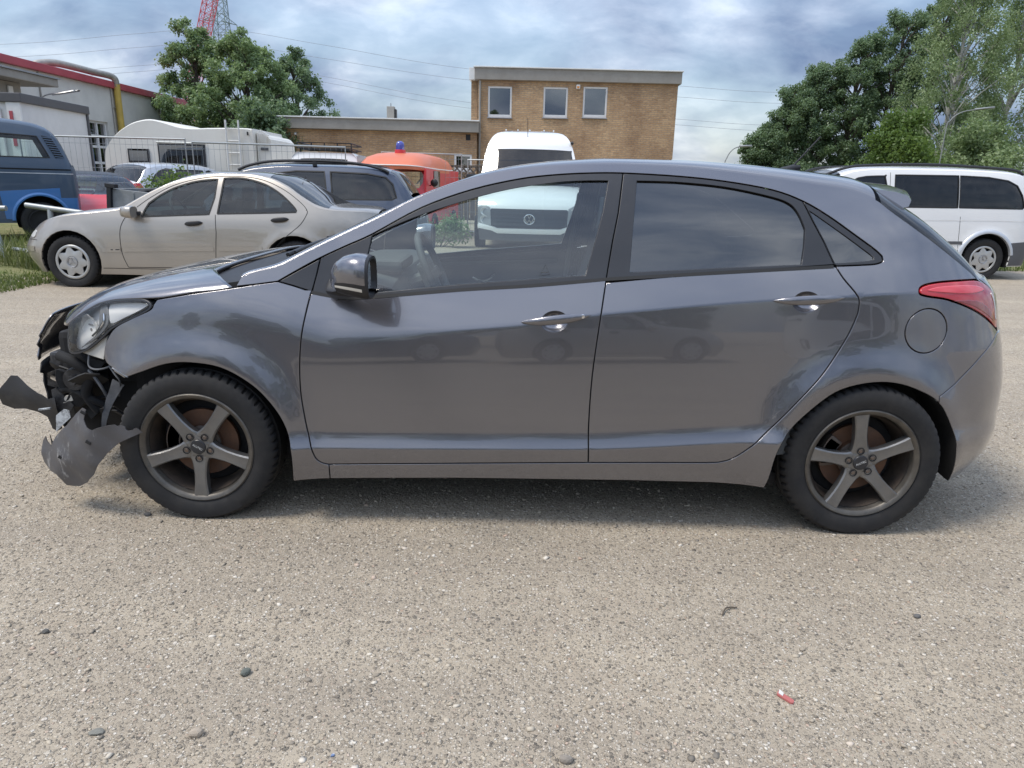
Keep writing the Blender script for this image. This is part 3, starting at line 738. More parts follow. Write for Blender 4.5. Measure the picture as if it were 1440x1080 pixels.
# ------------------------------------------------------------------ more of the grey car: lamp, torn front, mirror, spoiler, cabin
simple('cable_dark', (.03, .03, .03), .6)
def shard(name, poly, yf, mat, parent, h=.03, thick=.004, wob=.004, oy=.885):
    """a torn plastic piece: outline in (x, z), depth y = yf(x, z), given a real thickness"""
    p = dens(clean(poly), h*.7)
    if area(p) < 0: p = p[::-1]
    V, T = cdt(p, [], h); x, z = V[:, 0], V[:, 1]
    y = np.array([yf(a, b) for a, b in zip(x, z)])-oy+wob*np.sin(x*41+z*23)*np.cos(z*37)
    P = np.stack([x, y, z], -1); n = len(P); m = MB(); m.v = [tuple(q) for q in P]+[tuple(q+np.array([0, thick, 0])) for q in P]
    c = {}
    for t in T:
        m.f.append(tuple(t)); m.f.append(tuple(i+n for i in t[::-1]))
        for a, b in ((t[0], t[1]), (t[1], t[2]), (t[2], t[0])): c[(a, b)] = 1
    for a, b in c:
        if (b, a) not in c: m.f.append((a, a+n, b+n, b))
    return m.build(name, mat, parent, True)

b_ = NB('scuffed_paint'); P_ = b_.co()
scr = b_.ramp(b_.noise(26, 8, .75, b_.mapv((1, 1, .28), (0, .5, 0))), [(.54, 0.), (.66, 1.)]); reg = b_.ramp(b_.noise(7, 4, .6), [(.42, 0.), (.58, 1.)])
b_.done(b_.bsdf(b_.mix(b_.math('MULTIPLY', scr, reg), (.080, .078, .083), (.42, .42, .42)), .5, .2, b_.bump(b_.noise(60, 4), .15, .002), Coat_Weight=.35, Coat_Roughness=.3))
dirt_mat('torn_plastic', (.010, .010, .011), (.04, .038, .037), .6, scale=16, lo=.55, hi=.85)
dirt_mat('grey_liner', (.06, .063, .07), (.15, .155, .165), .45, scale=10)
dirt_mat('scratched_white', (.50, .52, .53), (.16, .165, .17), .4, scale=28, lo=.45, hi=.6)
dirt_mat('foam_block', (.55, .52, .46), (.33, .31, .27), .9, scale=40)
dirt_mat('engine_metal', (.03, .03, .032), (.11, .11, .115), .45, .4, scale=14, lo=.45, hi=.75)

def bumper_front():
    y1 = lambda x, z: -.035+.30*max(0., -.40-x)+.25*max(0., .24-z)+.40*max(0., (x+.575)*-.73+(z-.185)*.683)
    sh = shard('torn_bumper', [(-.659,.305),(-.650,.285),(-.623,.273),(-.612,.292),(-.594,.319),(-.557,.352),(-.528,.374),(-.499,.403),(-.482,.418),(-.471,.431),(-.436,.460),(-.413,.457),(-.420,.437),(-.428,.418),(-.419,.404),(-.406,.391),(-.383,.383),(-.364,.392),(-.345,.398),(-.318,.406),(-.292,.409),(-.282,.403),(-.270,.407),(-.252,.401),(-.249,.391),(-.242,.386),(-.226,.388),(-.216,.395),(-.204,.399),(-.186,.380),(-.234,.359),(-.284,.334),(-.336,.288),(-.375,.242),(-.394,.213),(-.410,.189),(-.438,.164),(-.453,.147),(-.496,.122),(-.534,.114),(-.571,.111),(-.585,.138),(-.601,.161),(-.646,.164),(-.679,.192),(-.686,.232),(-.681,.262),(-.678,.282)], y1, 'scuffed_paint', car, h=.02)
    shard('bumper_inner_edge', [(-.662,.30),(-.652,.278),(-.625,.266),(-.600,.300),(-.565,.34),(-.57,.30),(-.61,.24),(-.65,.245)], lambda x, z: y1(x, z)+.03, 'torn_plastic', sh, h=.02)
    for (x, z) in ((-.425, .445), (-.40, .335), (-.555, .245)): MB().box((x, y1(x, z)-.885-.003, z), (.022, .006, .012), Matrix.Rotation(R(30), 3, 'Y'), .002).build('mounting_tab', 'torn_plastic', sh)
    y2 = lambda x, z: .12+.45*max(0., -.55-x)+.3*abs(z-.42)
    st = shard('torn_lip', [(-.967,.445),(-.909,.501),(-.875,.503),(-.814,.474),(-.748,.450),(-.721,.447),(-.681,.437),(-.645,.449),(-.634,.420),(-.645,.365),(-.655,.301),(-.694,.281),(-.717,.290),(-.718,.348),(-.768,.360),(-.846,.366),(-.924,.347),(-.988,.360),(-.996,.402)], y2, 'torn_plastic', car, h=.03)
    MB().box((-.665, .13-.885, .412), (.05, .012, .008), Matrix.Rotation(R(-8), 3, 'Y'), .003).build('mounting_clip', 'scratched_white', st)
    shard('arch_liner', [(-.364,.549),(-.319,.525),(-.360,.469),(-.397,.407),(-.423,.330),(-.440,.330),(-.426,.401),(-.400,.468)], lambda x, z: .12, 'grey_liner', car, h=.03)
    fg = shard('fog_lamp_housing', [(-.716,.504),(-.690,.541),(-.648,.557),(-.591,.541),(-.625,.511),(-.686,.468),(-.720,.478)], lambda x, z: .25-.8*max(0, z-.5), 'engine_metal', car, h=.025, thick=.03)
    shard('fog_lamp_reflector', [(-.690,.512),(-.672,.535),(-.655,.528),(-.640,.541),(-.622,.522),(-.650,.500),(-.675,.498)], lambda x, z: .238-.8*max(0, z-.5), 'chrome', fg, h=.02, thick=.004)
    shard('crash_bracket', [(-.674,.473),(-.653,.483),(-.590,.407),(-.603,.386),(-.648,.348),(-.668,.42)], lambda x, z: .20, 'engine_metal', car, h=.03)
    shard('bare_plastic_patch', [(-.599,.398),(-.566,.424),(-.543,.420),(-.542,.389),(-.612,.326)], lambda x, z: .095, 'scratched_white', car, h=.03, thick=.002)
    shard('absorber_foam', [(-.629,.442),(-.596,.451),(-.591,.427),(-.630,.417)], lambda x, z: .20, 'foam_block', car, h=.02, thick=.03)
    shard('support_arm', [(-.635,.529),(-.584,.499),(-.565,.415),(-.527,.357),(-.557,.329),(-.600,.382),(-.636,.418),(-.713,.448)], lambda x, z: .28+.2*(z-.45), 'torn_plastic', car, h=.03, thick=.012)
    # radiator support and everything dark behind
    k = MB(); k.box((-.42, .05, .45), (.55, 1.24, .50), None, .03); k.box((-.38, -.02, .66), (.40, 1.28, .16), None, .03); k.build('engine_bay_core', 'cavity', car)
    k = MB(); k.box((-.74, 0, .56), (.06, 1.05, .07), None, .015); k.build('bumper_beam', 'engine_metal', car)
    k = MB(); k.box((-.71, .12, .40), (.03, .80, .36), None, .01)
    for i in range(12): k.box((-.728, .12, .26+i*.025), (.006, .78, .008))
    k.build('radiator', 'engine_metal', car)
    rr = random.Random(3); k = MB()
    for i in range(16):
        n_ = rr.randint(5, 8); rad = .03+.05*rr.random(); pl = [(rad*(.5+.7*rr.random())*math.cos(6.283*q/n_), rad*(.5+.7*rr.random())*math.sin(6.283*q/n_)) for q in range(n_)]
        m_ = MB().prism(pl, (0, 0, 0), 'y', 0, .006); m_.xform(Matrix.Translation((-.68+rr.random()*.32, -.72+rr.random()*.14, .34+rr.random()*.28)) @ Matrix.Rotation(rr.uniform(-.9, .9), 4, 'Z') @ Matrix.Rotation(rr.uniform(-.8, .8), 4, 'X')); k.add(m_.v, m_.f)
    k.build('crumpled_brackets', 'torn_plastic', car)
    k = MB(); k.tube(crom([(-.62, -.68, .62), (-.55, -.70, .60), (-.50, -.69, .54), (-.53, -.68, .46), (-.50, -.66, .38)], 6), .022, 10); k.tube(crom([(-.70, -.60, .44), (-.60, -.66, .47), (-.52, -.68, .44), (-.46, -.66, .40)], 6), .016, 10)
    k.build('coolant_hose', 'cavity', car, True)
    k = MB().lathe([(0, -.03), (.045, -.03), (.05, 0), (.05, .05), (0, .05)], 20, c=(-.57, -.66, .52)); k.lathe([(0, -.05), (.02, -.05), (.022, -.03)], 12, c=(-.57, -.66, .52)); k.build('horn', 'engine_metal', car, True)
    k = MB(); k.tube(crom([(-.46, -.74, .645), (-.455, -.76, .60), (-.42, -.765, .588), (-.375, -.75, .600), (-.36, -.74, .63)], 6), .004, 6)
    k.tube(crom([(-.60, -.66, .60), (-.50, -.70, .57), (-.44, -.72, .50), (-.42, -.70, .42)], 6), .007, 6)
    k.tube(crom([(-.38, -.75, .60), (-.345, -.775, .57), (-.33, -.775, .54), (-.36, -.74, .47)], 6), .0035, 6)
    k.build('wiring', 'grey_liner', car, True)
    k = MB(); k.tube([(-.36, -.77, .64), (-.33, -.79, .595), (-.28, -.80, .57)], .005, 6); k.tube([(-.35, -.78, .60), (-.30, -.79, .58)], .004, 6); k.box((-.315, -.785, .585), (.05, .01, .022), Matrix.Rotation(R(35), 3, 'Y'), .003); k.build('fender_bracket', 'steel', car, True)
    # what is left of the bumper: right side and centre, ending in a ragged edge
    def rem(name, z0, z1, wl, mat, dx=0., nz=10, jag=.03):
        zs = np.linspace(z0, z1, nz); rows = []
        for i, z in enumerate(zs):
            wt = wl+jag*math.sin(i*2.7)+jag*.6*math.cos(i*5.1); row = []
            for a in np.linspace(0, 1, 26):
                yl = .82-(.82+wt)*a                                  # local y from the right side to the torn edge left of the centre
                f = (1-min(1, abs(yl)/.86)**2.6)**(1/2.6); nx = float(PC([(.15,-.82),(.3,-.92),(.45,-.955),(.58,-.955),(.66,-.92),(.74,-.86)])(z))
                row.append((.15-(.15-nx)*f+dx, yl, z))
            rows.append(row)
        o = MB().grid(np.array(rows)).build(name, mat, car, True); md = o.modifiers.new('thickness', 'SOLIDIFY'); md.thickness = .006; md.offset = 1 if True else -1
        return o
    rem('bumper_remnant', .53, .735, .40, PAINT, jag=.025); rem('lower_grille', .22, .52, .44, 'torn_plastic', .012, 12, .035)
bumper_front()

def headlamp(sd):
    out = crom([(-.546,.758),(-.467,.811),(-.387,.849),(-.295,.868),(-.195,.876),(-.158,.866),(-.160,.852),(-.207,.827),(-.288,.789),(-.329,.766),(-.362,.738),(-.42,.695),(-.459,.671),(-.512,.652),(-.549,.653),(-.558,.693),(-.556,.735)], 3, True)
    hs = side_panel(HERO, inset(dens(out, .03), -.010), 'headlamp', 'lamp_silver', car, off=-.050, h=.03, side=sd, ins=0, flange=.05)
    side_panel(HERO, inset(dens(out, .03), -.009), 'lamp_surround', 'black_trim', hs, [inset(dens(out, .03), .001)], off=-.001, h=.03, side=sd, ins=.0, flange=.05)
    side_panel(HERO, out, 'lamp_lens', 'lamp_glass', hs, off=.003, h=.03, side=sd, ins=.001, flange=.012)
    # inner bright reflector towards the wing tip, dark bezel, round reflector bowl
    side_panel(HERO, crom([(-.36,.845),(-.295,.862),(-.20,.868),(-.168,.860),(-.21,.833),(-.28,.800),(-.345,.775)], 3, True), 'indicator_reflector', 'lamp_white', hs, off=-.028, h=.03, side=sd)
    side_panel(HERO, crom([(-.405,.835),(-.368,.846),(-.352,.772),(-.43,.700),(-.500,.665),(-.47,.69),(-.405,.745)], 3, True), 'bezel', 'lamp_bezel', hs, off=-.022, h=.03, side=sd)
    MB().tube([(x, sd*(float(HERO.W(x, z))-.017), z) for x, z in crom([(-.375,.812),(-.372,.785),(-.392,.755),(-.43,.722)], 5)], .004, 6).build('light_guide', 'chrome', hs, True)
    c = Vector((-.462, sd*(float(HERO.W(-.462, .735))-.052), .735)); ax = Vector((-.55, sd*.80, -.03)).normalized()
    bw = MB().lathe([(.014, .028), (.034, .020), (.054, .004), (.062, -.010), (.066, -.010)], 40, 'z')
    bw.xform(Matrix.Translation(c) @ (-ax).to_track_quat('Z', 'Y').to_matrix().to_4x4() @ Matrix.Diagonal((.95, 1.05, 1, 1))).build('reflector_bowl', 'lamp_chrome', hs, True)
    bb = MB().lathe([(0, -.004), (.008, -.002), (.010, .01), (.010, .045), (0, .045)], 16, 'z'); bb.box((0, .012, .01), (.005, .035, .005)); bb.box((0, .022, .0), (.03, .005, .005))
    bb.xform(Matrix.Translation(c) @ (-ax).to_track_quat('Z', 'Y').to_matrix().to_4x4()).build('bulb', 'steel', hs, True)
    side_panel(HERO, [(-.512,.650),(-.376,.632),(-.366,.675),(-.35,.735),(-.42,.693),(-.459,.669)], 'lamp_underside', 'lamp_side', hs, off=-.018, h=.03, side=sd, flange=.05)
simple('lamp_silver', (.86, .86, .85), .35, .1, var=.05); simple('lamp_white', (.88, .88, .87), .3); simple('lamp_chrome', (.93, .93, .92), .25, .35, var=.04); simple('lamp_bezel', (.26, .26, .26), .3, .3); simple('lamp_side', (.42, .41, .38), .35, var=.4, scale=14)
glass('lamp_glass', (.95, .95, .94), 1.35, dust=.06)
headlamp(-1)

def door_mirror(sd):
    mr = None; secs = [(.578, .925, .998, .015, .016), (.592, .945, 1.004, .040, .036), (.615, .962, 1.012, .062, .055), (.648, .975, 1.020, .080, .069), (.690, .984, 1.021, .091, .0765), (.722, .986, 1.017, .093, .078), (.733, .986, 1.015, .090, .075)]
    def ring(x, w, z, hy, hz, n=32, a0=0, a1=2*math.pi, g=1., e=3.):
        r = []
        for t in np.linspace(a0, a1, n, endpoint=(a1-a0 < 6)):
            c, s_ = math.cos(t), math.sin(t); r.append((x+(.012 if s_ < -.5 else 0)*0, sd*(w+hy*g*abs(c)**(2/e)*np.sign(c)), z+hz*g*abs(s_)**(2/e)*np.sign(s_)))
        return r
    g = MB().grid(np.array([ring(*s_) for s_ in secs]), True); g.f.append(tuple(range(32)))
    hs = g.build('door_mirror', PAINT, car, True)
    MB().grid(np.array([ring(.7325, .986, 1.015, .0915, .0765), ring(.742, .986, 1.015, .088, .073), ring(.742, .986, 1.015, .078, .063), ring(.728, .986, 1.015, .076, .061)]), True).build('mirror_rim', 'black_plastic', hs, True)
    q = MB(); q.v = ring(.731, .986, 1.015, .0765, .0615); q.f = [tuple(range(32))]; q.build('mirror_glass', 'mirror_silver', hs)
    lo = [ring(x, w, z, hy, hz, 14, -math.pi+.15, -.15, 1.012) for x, w, z, hy, hz in secs[2:]]
    MB().grid(np.array(lo)).build('mirror_underside', 'black_plastic', hs, True)
    ln = [ring(x, w, z, hy, hz, 8, -.46, -.30, 1.018) for x, w, z, hy, hz in secs[2:-1]]
    if sd < 0 or True: MB().grid(np.array(ln)).build('indicator_lens', 'indicator', hs, True)
    b = MB()
    rows = []
    for s_, (x, w, z, hy, hz) in enumerate([(.560, .800, .950, .01, .05), (.575, .83, .945, .02, .036), (.612, .885, .945, .03, .020), (.66, .93, .950, .035, .018), (.69, .95, .958, .03, .015)]):
        rows.append([(x+hy*2.2*math.cos(t), sd*w, z+hz*math.sin(t)) for t in np.linspace(0, 2*math.pi, 16, endpoint=False)])
    b.grid(np.array(rows), True); b.build('mirror_foot', 'black_plastic', hs, True)
simple('mirror_silver', (.85, .87, .88), .03, 1., var=.02); simple('indicator', (.62, .60, .55), .2, .2)
both(door_mirror)

# roof spoiler, antenna, wipers
sp_side = [(2.640,1.362),(2.70,1.358),(2.768,1.350),(2.815,1.337),(2.827,1.318),(2.815,1.295),(2.726,1.274),(2.690,1.290),(2.660,1.312)]
rows = []
for v in np.linspace(-1, 1, 25):
    k = 1-abs(v)**2.6; rows.append([(x+.12*k*(1 if x > 2.7 else .6), v*(.556+.50*(1.362-z)), z+.035*k) for x, z in sp_side])
g = MB().grid(np.array(rows), True); n = len(g.v); g.f += [tuple(range(len(sp_side))), tuple(range(n-len(sp_side), n))]; g.build('roof_spoiler', PAINT, car, True)
a = MB().tube([(2.50, 0, 1.428), (2.56, 0, 1.448), (2.585, 0, 1.452)], [.022, .018, .010], 10); an = a.build('antenna', 'black_plastic', car, True)
MB().tube([(2.545, 0, 1.448), (2.665, 0, 1.592)], [.0045, .0032], 8).build('antenna_rod', 'black_plastic', an, True)
for off, ln in ((-.62, .55), (.02, .48)):
    w_ = MB(); pts = [HTOP.P(np.array(.30+.14*abs(v)+.02), np.array(.30), 0)[:] for v in (0,)]
    arm = [(.33+.05*t_, off+ln*t_, float(HTOP.zc(.36+.02*t_))-.055*abs(off+ln*t_)**2-.0+.004) for t_ in np.linspace(0, 1, 8)]
    w_.tube(arm, .009, 6); w_.tube([(p[0]+.03, p[1], p[2]+.012) for p in arm], .006, 6); w_.build('wiper', 'black_plastic', car, True)

# small etched triangle mark on the front door glass
e_ = MB(); tri_ = [(1.345, 1.005), (1.385, 1.010), (1.368, 1.045)]
e_.tube([(x, -(float(HERO.W(x, z))-.0125), z) for x, z in tri_], .0012, 4, closed=True); e_.tube([(x, -(float(HERO.W(x, z))-.0125), z) for x, z in ((1.352, 1.016), (1.38, 1.019))], .0012, 4)
e_.build('glass_mark', 'cable_dark', [c for c in car.children if c.name.startswith('front_door')][0])
# cabin
def cabin():
    k = MB(); k.box((1.45, 0, .26), (2.6, 1.44, .14), None, .03); k.box((1.35, 0, .20), (2.0, 1.60, .06), None, .02); k.build('floor_pan', 'cavity', car)
    rows = []
    for v in np.linspace(-.70, .70, 15):
        dz = -.03*abs(v/.7)**3; rows.append([(.38, v, .95+dz), (.50, v, .985+dz), (.66, v, .990+dz), (.76, v, .965+dz), (.80, v, .90+dz), (.78, v, .78), (.70, v, .55), (.40, v, .40)])
    d = MB().grid(np.array(rows)).build('dashboard', 'dark_interior', car, True)
    MB().box((.70, -.37, 1.0), (.16, .34, .05), None, .02).build('instrument_hood', 'dark_interior', d)
    k = MB()
    for i in range(5): k.box((.795, -.05+i*.001, .93-.022*i), (.012, .16, .012))
    k.build('air_vent', 'steel', d)
    # steering wheel
    M = Matrix.Translation((.90, -.37, .955)) @ Matrix.Rotation(R(66), 4, 'Y')
    sw = MB().tube([tuple(M @ Vector((.180*math.cos(t), .185*math.sin(t), 0))) for t in np.linspace(0, 2*math.pi, 36, endpoint=False)], .016, 10, closed=True).build('steering_wheel', 'dark_interior', car, True)
    k = MB(); k.box((0, 0, -.03), (.15, .16, .05), None, .02); k.box((0, 0, -.01), (.05, .35, .02), None, .008); k.box((.09, 0, -.01), (.17, .05, .02), None, .008); k.tube([(0, 0, -.03), (0, 0, -.22)], .035, 10)
    k.xform(M).build('steering_hub', 'dark_interior', sw)
    # seats
    for x, y, w in ((1.72, -.37, .50), (1.72, .37, .50), (2.62, 0, 1.25)):
        st = MB().box((x-.42, y, .50), (.52, w, .16), None, .06)
        st = st.build('seat', 'seat_cloth', car, True)
        MB().box((x-.05, y, .82), (.14, w, .62), Matrix.Rotation(R(16), 3, 'Y'), .06).build('backrest', 'seat_cloth', st, True)
        for hy in ((y,) if w < 1 else (-.4, .4)):
            MB().box((x+.06, hy, 1.19), (.09, .24, .15), Matrix.Rotation(R(12), 3, 'Y'), .04).build('headrest', 'seat_cloth', st, True)
    # door trims with arm rest and bright strip
    for sd in (-1, 1):
        poly = [(.47, .30), (1.54, .30), (1.58, .985), (1.03, .935), (.69, .905), (.48, .91)]
        t = side_panel(HERO, poly, 'door_trim', 'dark_interior', car, off=-.055, side=sd, h=.08, flange=.03)
        side_panel(HERO, [(.66, .86), (1.0, .875), (1.5, .905), (1.5, .925), (1.0, .90), (.66, .885)], 'trim_strip', 'grey_interior', t, off=-.070, side=sd, h=.05, flange=.01)
        MB().box((1.05, sd*.73, .66), (.55, .09, .06), None, .02).build('arm_rest', 'dark_interior', t)
        q = [(1.00+.13*s_, sd*(.755-.02*math.sin(math.pi*s_)), .80+.02*s_-.025*math.sin(math.pi*s_)) for s_ in np.linspace(0, 1, 8)]
        MB().tube(q, .009, 8).build('inner_handle', 'chrome', t, True)
        side_panel(HERO, [(1.62, .30), (2.4, .33), (2.43, 1.04), (1.63, .99)], 'door_trim', 'dark_interior', car, off=-.055, side=sd, h=.1, flange=.03)
        MB().tube([(1.60, sd*.56, 1.30), (1.585, sd*.60, 1.15), (1.56, sd*.68, .95), (1.53, sd*.71, .6)], .016, 6).build('seat_belt', 'grey_interior', car, True)
cabin()

# ================================================================== other vehicles (front of each towards local -X unless noted)
simple('tail_red', (.42, .02, .025), .2); simple('lamp_clear', (.62, .62, .60), .2, .2); simple('hub_silver', (.48, .48, .47), .38, .6); simple('amber', (.7, .25, .03), .3)
paint('wagon_roof_grey', (.18, .20, .24), metal=.4, dust=.2)
def plain_wheel(root, loc, r=.315, w=.20, style='cap', side=-1, rim=.2, dup={}):
    V, F = lathe_tyre(r, rim+.008, w, 40, .010, 3)
    o = new_obj('wheel', V, F, 'tyre_rubber', root, True); o.data.set_sharp_from_angle(angle=R(35)); o.location = loc; o.rotation_euler = (0, 0, 0 if side < 0 else math.pi)
    MB().lathe([(0, .05), (rim*.9, .045), (rim+.012, .02)], 40).build('wheel_well', 'cavity', o, True)
    if style == 'cap':
        MB().lathe([(rim+.010, .014), (rim+.004, .004), (rim-.006, .000), (rim-.022, .004), (rim-.026, .012)], 56).build('cap_ring', 'hub_silver', o, True)
        N = 84; rows = []
        for f, y in ((1., .016), (.97, .008), (.60, .004), (.36, .002), (.33, .008), (.05, .008)):
            rows.append([((rim*(.80+.125*math.cos(7*t+.45)) if f > .65 else rim*f/.62*.62)*(f if f > .65 else 1)*math.cos(t), y, (rim*(.80+.125*math.cos(7*t+.45)) if f > .65 else rim*f)*(f if f > .65 else 1)*math.sin(t)) for t in np.linspace(0, 2*math.pi, N, endpoint=False)])
        MB().grid(np.array(rows), True).build('hub_cap', 'hub_silver', o, True)
        e = MB().tube([(rim*.29*math.cos(t), .004, rim*.29*math.sin(t)) for t in np.linspace(0, 2*math.pi, 28, endpoint=False)], .005, 6, closed=True)
        for k in range(3):
            a = math.pi/2+k*2*math.pi/3+.12; e.prism([(-.012*math.sin(a), .012*math.cos(a)), (rim*.28*math.cos(a), rim*.28*math.sin(a)), (.012*math.sin(a), -.012*math.cos(a))], (0, 0, 0), 'y', .001, .008)
        e.build('cap_emblem', 'steel', o, True)
    else:
        MB().lathe([(0, .015), (rim*.3, .012), (rim*.5, .03), (rim*.85, .02), (rim*.95, .004), (rim+.01, .012)], 40).build('rim', {'steel': 'steel', 'dark': 'cavity'}.get(style, 'hub_silver'), o, True)
    return o

def vehicle(name, label, cat, loc, rz, sf, top, mat, zb, arches, windows, ws, rg, wheels, lines=(), lamps=(), group=None, gm='car_glass', h=.07, body_y=None, strip=(), wstyle='cap', wr=.315, roofmat=None, hood=True, cab=True, rim=.2, tp=.12):
    """body as two sides and an upper skin; loc is the left front wheel's foot on the ground"""
    cx = math.cos(rz); sx = math.sin(rz); hw = body_y
    root = empty(name, loc, rz, label, cat, group)
    def skin(sd):
        zz0 = np.linspace(zb, float(top.R.y[0]), 10); zz1 = np.linspace(zb, float(top.R.y[-1]), 10)
        fr = [(float(sf.nose(z))+.003, z) for z in zz0]; bk = [(float(sf.tail(z))-.003, z) for z in zz1]
        bot = []
        for (ax, az, ar) in arches:
            a0 = math.asin(max(-1, min(1, (zb-az)/ar)))
            bot += [(ax+ar*math.cos(t), az+ar*math.sin(t)) for t in np.linspace(math.pi-a0, a0, 18)]
        up = [(x, float(top.R(x))) for x in np.linspace(bk[-1][0]-.02, fr[-1][0]+.02, 70)]
        poly = [fr[0]]+bot+bk+up+fr[::-1][:-1]
        ex = [[(float(sf.nose(z))+d, z) for z in np.arange(zb, 1.2, .06)] for d in (.008, .02, .04, .07, .12)]+[[(float(sf.tail(z))-d, z) for z in np.arange(zb, 1.2, .06)] for d in (.008, .02, .04, .07, .12)]
        o = side_panel(sf, poly, 'body_side', mat, root, [w[0] for w in windows], h=h, side=sd, ins=0, flange=.03, extra=ex)
        for w in windows:
            g = side_panel(sf, w[0], 'window', w[1] if len(w) > 1 else gm, root, h=h*1.4, off=-.008, ins=-.004, flange=0, side=sd)
            ribbon(sf, w[0]+w[0][:1], .018, 'window_seal', 'rubber_seal', g, .002, sd, h)
        for ln in lines: ribbon(sf, ln, .007, 'door_gap', 'dark_gap', o, .0015, sd, .06)
        for ln, wd, m in strip: ribbon(sf, ln, wd, 'trim_strip', m, root, .006, sd, .06)
        for p, m, nm in lamps: side_panel(sf, p, nm, m, root, h=.06, off=.006, side=sd, flange=.02)
        for (ax, az, ar) in arches:
            p = [(ax+ar*math.cos(t), az+ar*math.sin(t)) for t in np.linspace(-.35, math.pi+.35, 24)]; p = np.array(p); w = sf.W(p[:, 0], p[:, 1])-.006
            MB().grid(np.array([np.stack([p[:, 0], sd*w, p[:, 1]], -1), np.stack([p[:, 0], sd*(w-.35), p[:, 1]], -1)])).build('wheel_housing', 'cavity', o, True)
            MB().box((ax, sd*(sf.wc-.42), az+.12), (2*ar*.96, .28, ar*1.5), None, .04).build('wheel_tub', 'cavity', o)
        top.sheet('pillar_skin', mat, o, ws[0]-.05, ws[1]+.08, 0., 20, 6, False, 0., sd, t1=tp+.01)
        top.sheet('pillar_skin', mat, o, rg[0]-.05, rg[1]+.05, 0., 16, 6, False, 0., sd, t1=tp+.01)
    for sd in (-1, 1): skin(sd)
    xn, xt = float(top.R.x[0]), float(top.R.x[-1])
    top.sheet('hood', mat, root, xn, lambda t: ws[0]+.06-.10*t, 0.0, 24, 16)
    top.sheet('windscreen', gm, root, lambda t: ws[0]+.06-.10*t, lambda t: ws[1]+.06*t, tp, 12, 14, drop=.003)
    top.sheet('roof', roofmat or mat, root, lambda t: ws[1]+.06*t, lambda t: rg[0]-.03*t, 0., 30, 18)
    top.sheet('rear_glass', gm, root, lambda t: rg[0]-.03*t, lambda t: rg[1]+0*t, tp, 12, 14, drop=.003)
    if rg[1] < xt-.02: top.sheet('boot_lid', mat, root, rg[1], xt, 0., 16, 16)
    W0 = sf.wc
    for fn, nm, e in ((sf.nose, 'front_cap', .0035), (sf.tail, 'rear_cap', -.0035)):
        zt = float(top.R.y[0] if e > 0 else top.R.y[-1])+.03; rows = []
        for z in np.linspace(zb, zt, 14):
            x = float(fn(z))+e; w = float(sf.W(x, z)); rows.append([(x-(e*8)*(1-v*v)*(1 if e > 0 else 1), v*w, z) for v in np.linspace(-1, 1, 9)])
        MB().grid(np.array(rows)).build(nm, mat, root, True)
    MB().box(((xn+xt)/2, 0, zb+.14), (xt-xn-.7, 2*W0-.34, .22), None, .04).build('floor_pan', 'cavity', root)
    if cab:
        for x, y, w in ((ws[1]+.35, -.36, .48), (ws[1]+.35, .36, .48), (ws[1]+1.2, 0, 1.2)):
            s_ = MB().box((x, y, .78), (.14, w, .6), Matrix.Rotation(R(14), 3, 'Y'), .05).build('seat', 'seat_cloth', root, True)
            for hy in ((y,) if w < 1 else (-.38, .38)): MB().box((x+.1, hy, 1.14), (.09, .24, .17), Matrix.Rotation(R(10), 3, 'Y'), .04).build('headrest', 'seat_cloth', s_, True)
        M = Matrix.Translation((ws[0]+.55, -.36, .92)) @ Matrix.Rotation(R(64), 4, 'Y')
        MB().tube([tuple(M @ Vector((.18*math.cos(t), .18*math.sin(t), 0))) for t in np.linspace(0, 2*math.pi, 24, endpoint=False)], .016, 8, closed=True).build('steering_wheel', 'dark_interior', root, True)
        MB().box((ws[0]+.2, 0, .86), (.5, 1.3, .16), None, .06).build('dashboard', 'dark_interior', root, True)
    for wx in wheels:
        for sd in (-1, 1): plain_wheel(root, (wx, sd*(sf.wc-.005), wr-.01), wr, .2, wstyle, sd, rim)
    return root

def at_side(x, y, hw, rz=0., z=0.):
    """origin of a vehicle whose left flank stands at world (x, y)"""
    return (x-math.sin(rz)*hw, y+math.cos(rz)*hw, z)

# ---------------- silver saloon
SAL = Surf(.862, zc=[(-.8, .68), (.5, .72), (2., .76), (3.8, .80)], zb=[(-.8, .86), (.9, .87), (1.75, .905), (2.8, .955), (3.8, .97)], low=[(-.8, .30), (3.8, .30)],
  knots=[('a', .12, .15), ('l', -.08, .10), ('l', .0, .02), ('l', .25, -.04), ('c', -.05, -.10), ('c', .05, -.20), ('b', 0, -.36), ('a', 1.2, -.46), ('a', 1.45, -.75)],
  nose=[(.12, -.60), (.22, -.66), (.36, -.76), (.45, -.775), (.56, -.72), (.68, -.62), (.78, -.50), (.95, -.30)], tail=[(.12, 3.55), (.3, 3.66), (.5, 3.73), (.8, 3.71), (.95, 3.66), (1.2, 3.6)], xa=.25, xb=2.6, nn=3.6, nt=3.2, arches=((0, .31, .37), (2.715, .31, .37)), fl=.015)
SALT = Top(SAL, [(-.755, .50), (-.66, .62), (-.52, .71), (-.28, .795), (.01, .855), (.40, .905), (.62, .935), (.72, .985), (.85, 1.065), (1.0, 1.150), (1.25, 1.268), (1.55, 1.345), (1.8, 1.372), (2.1, 1.374), (2.35, 1.338), (2.6, 1.235), (2.8, 1.105), (3.0, 1.005), (3.15, .982), (3.5, .965), (3.64, .94)],
  [(-.755, .54), (-.66, .66), (-.52, .755), (-.28, .84), (.01, .905), (.40, .955), (.58, .985), (.8, 1.10), (1.0, 1.205), (1.25, 1.32), (1.5, 1.388), (1.8, 1.418), (2.1, 1.418), (2.4, 1.39), (2.6, 1.325), (2.85, 1.185), (3.1, 1.05), (3.2, 1.028), (3.5, 1.015), (3.64, .985)])
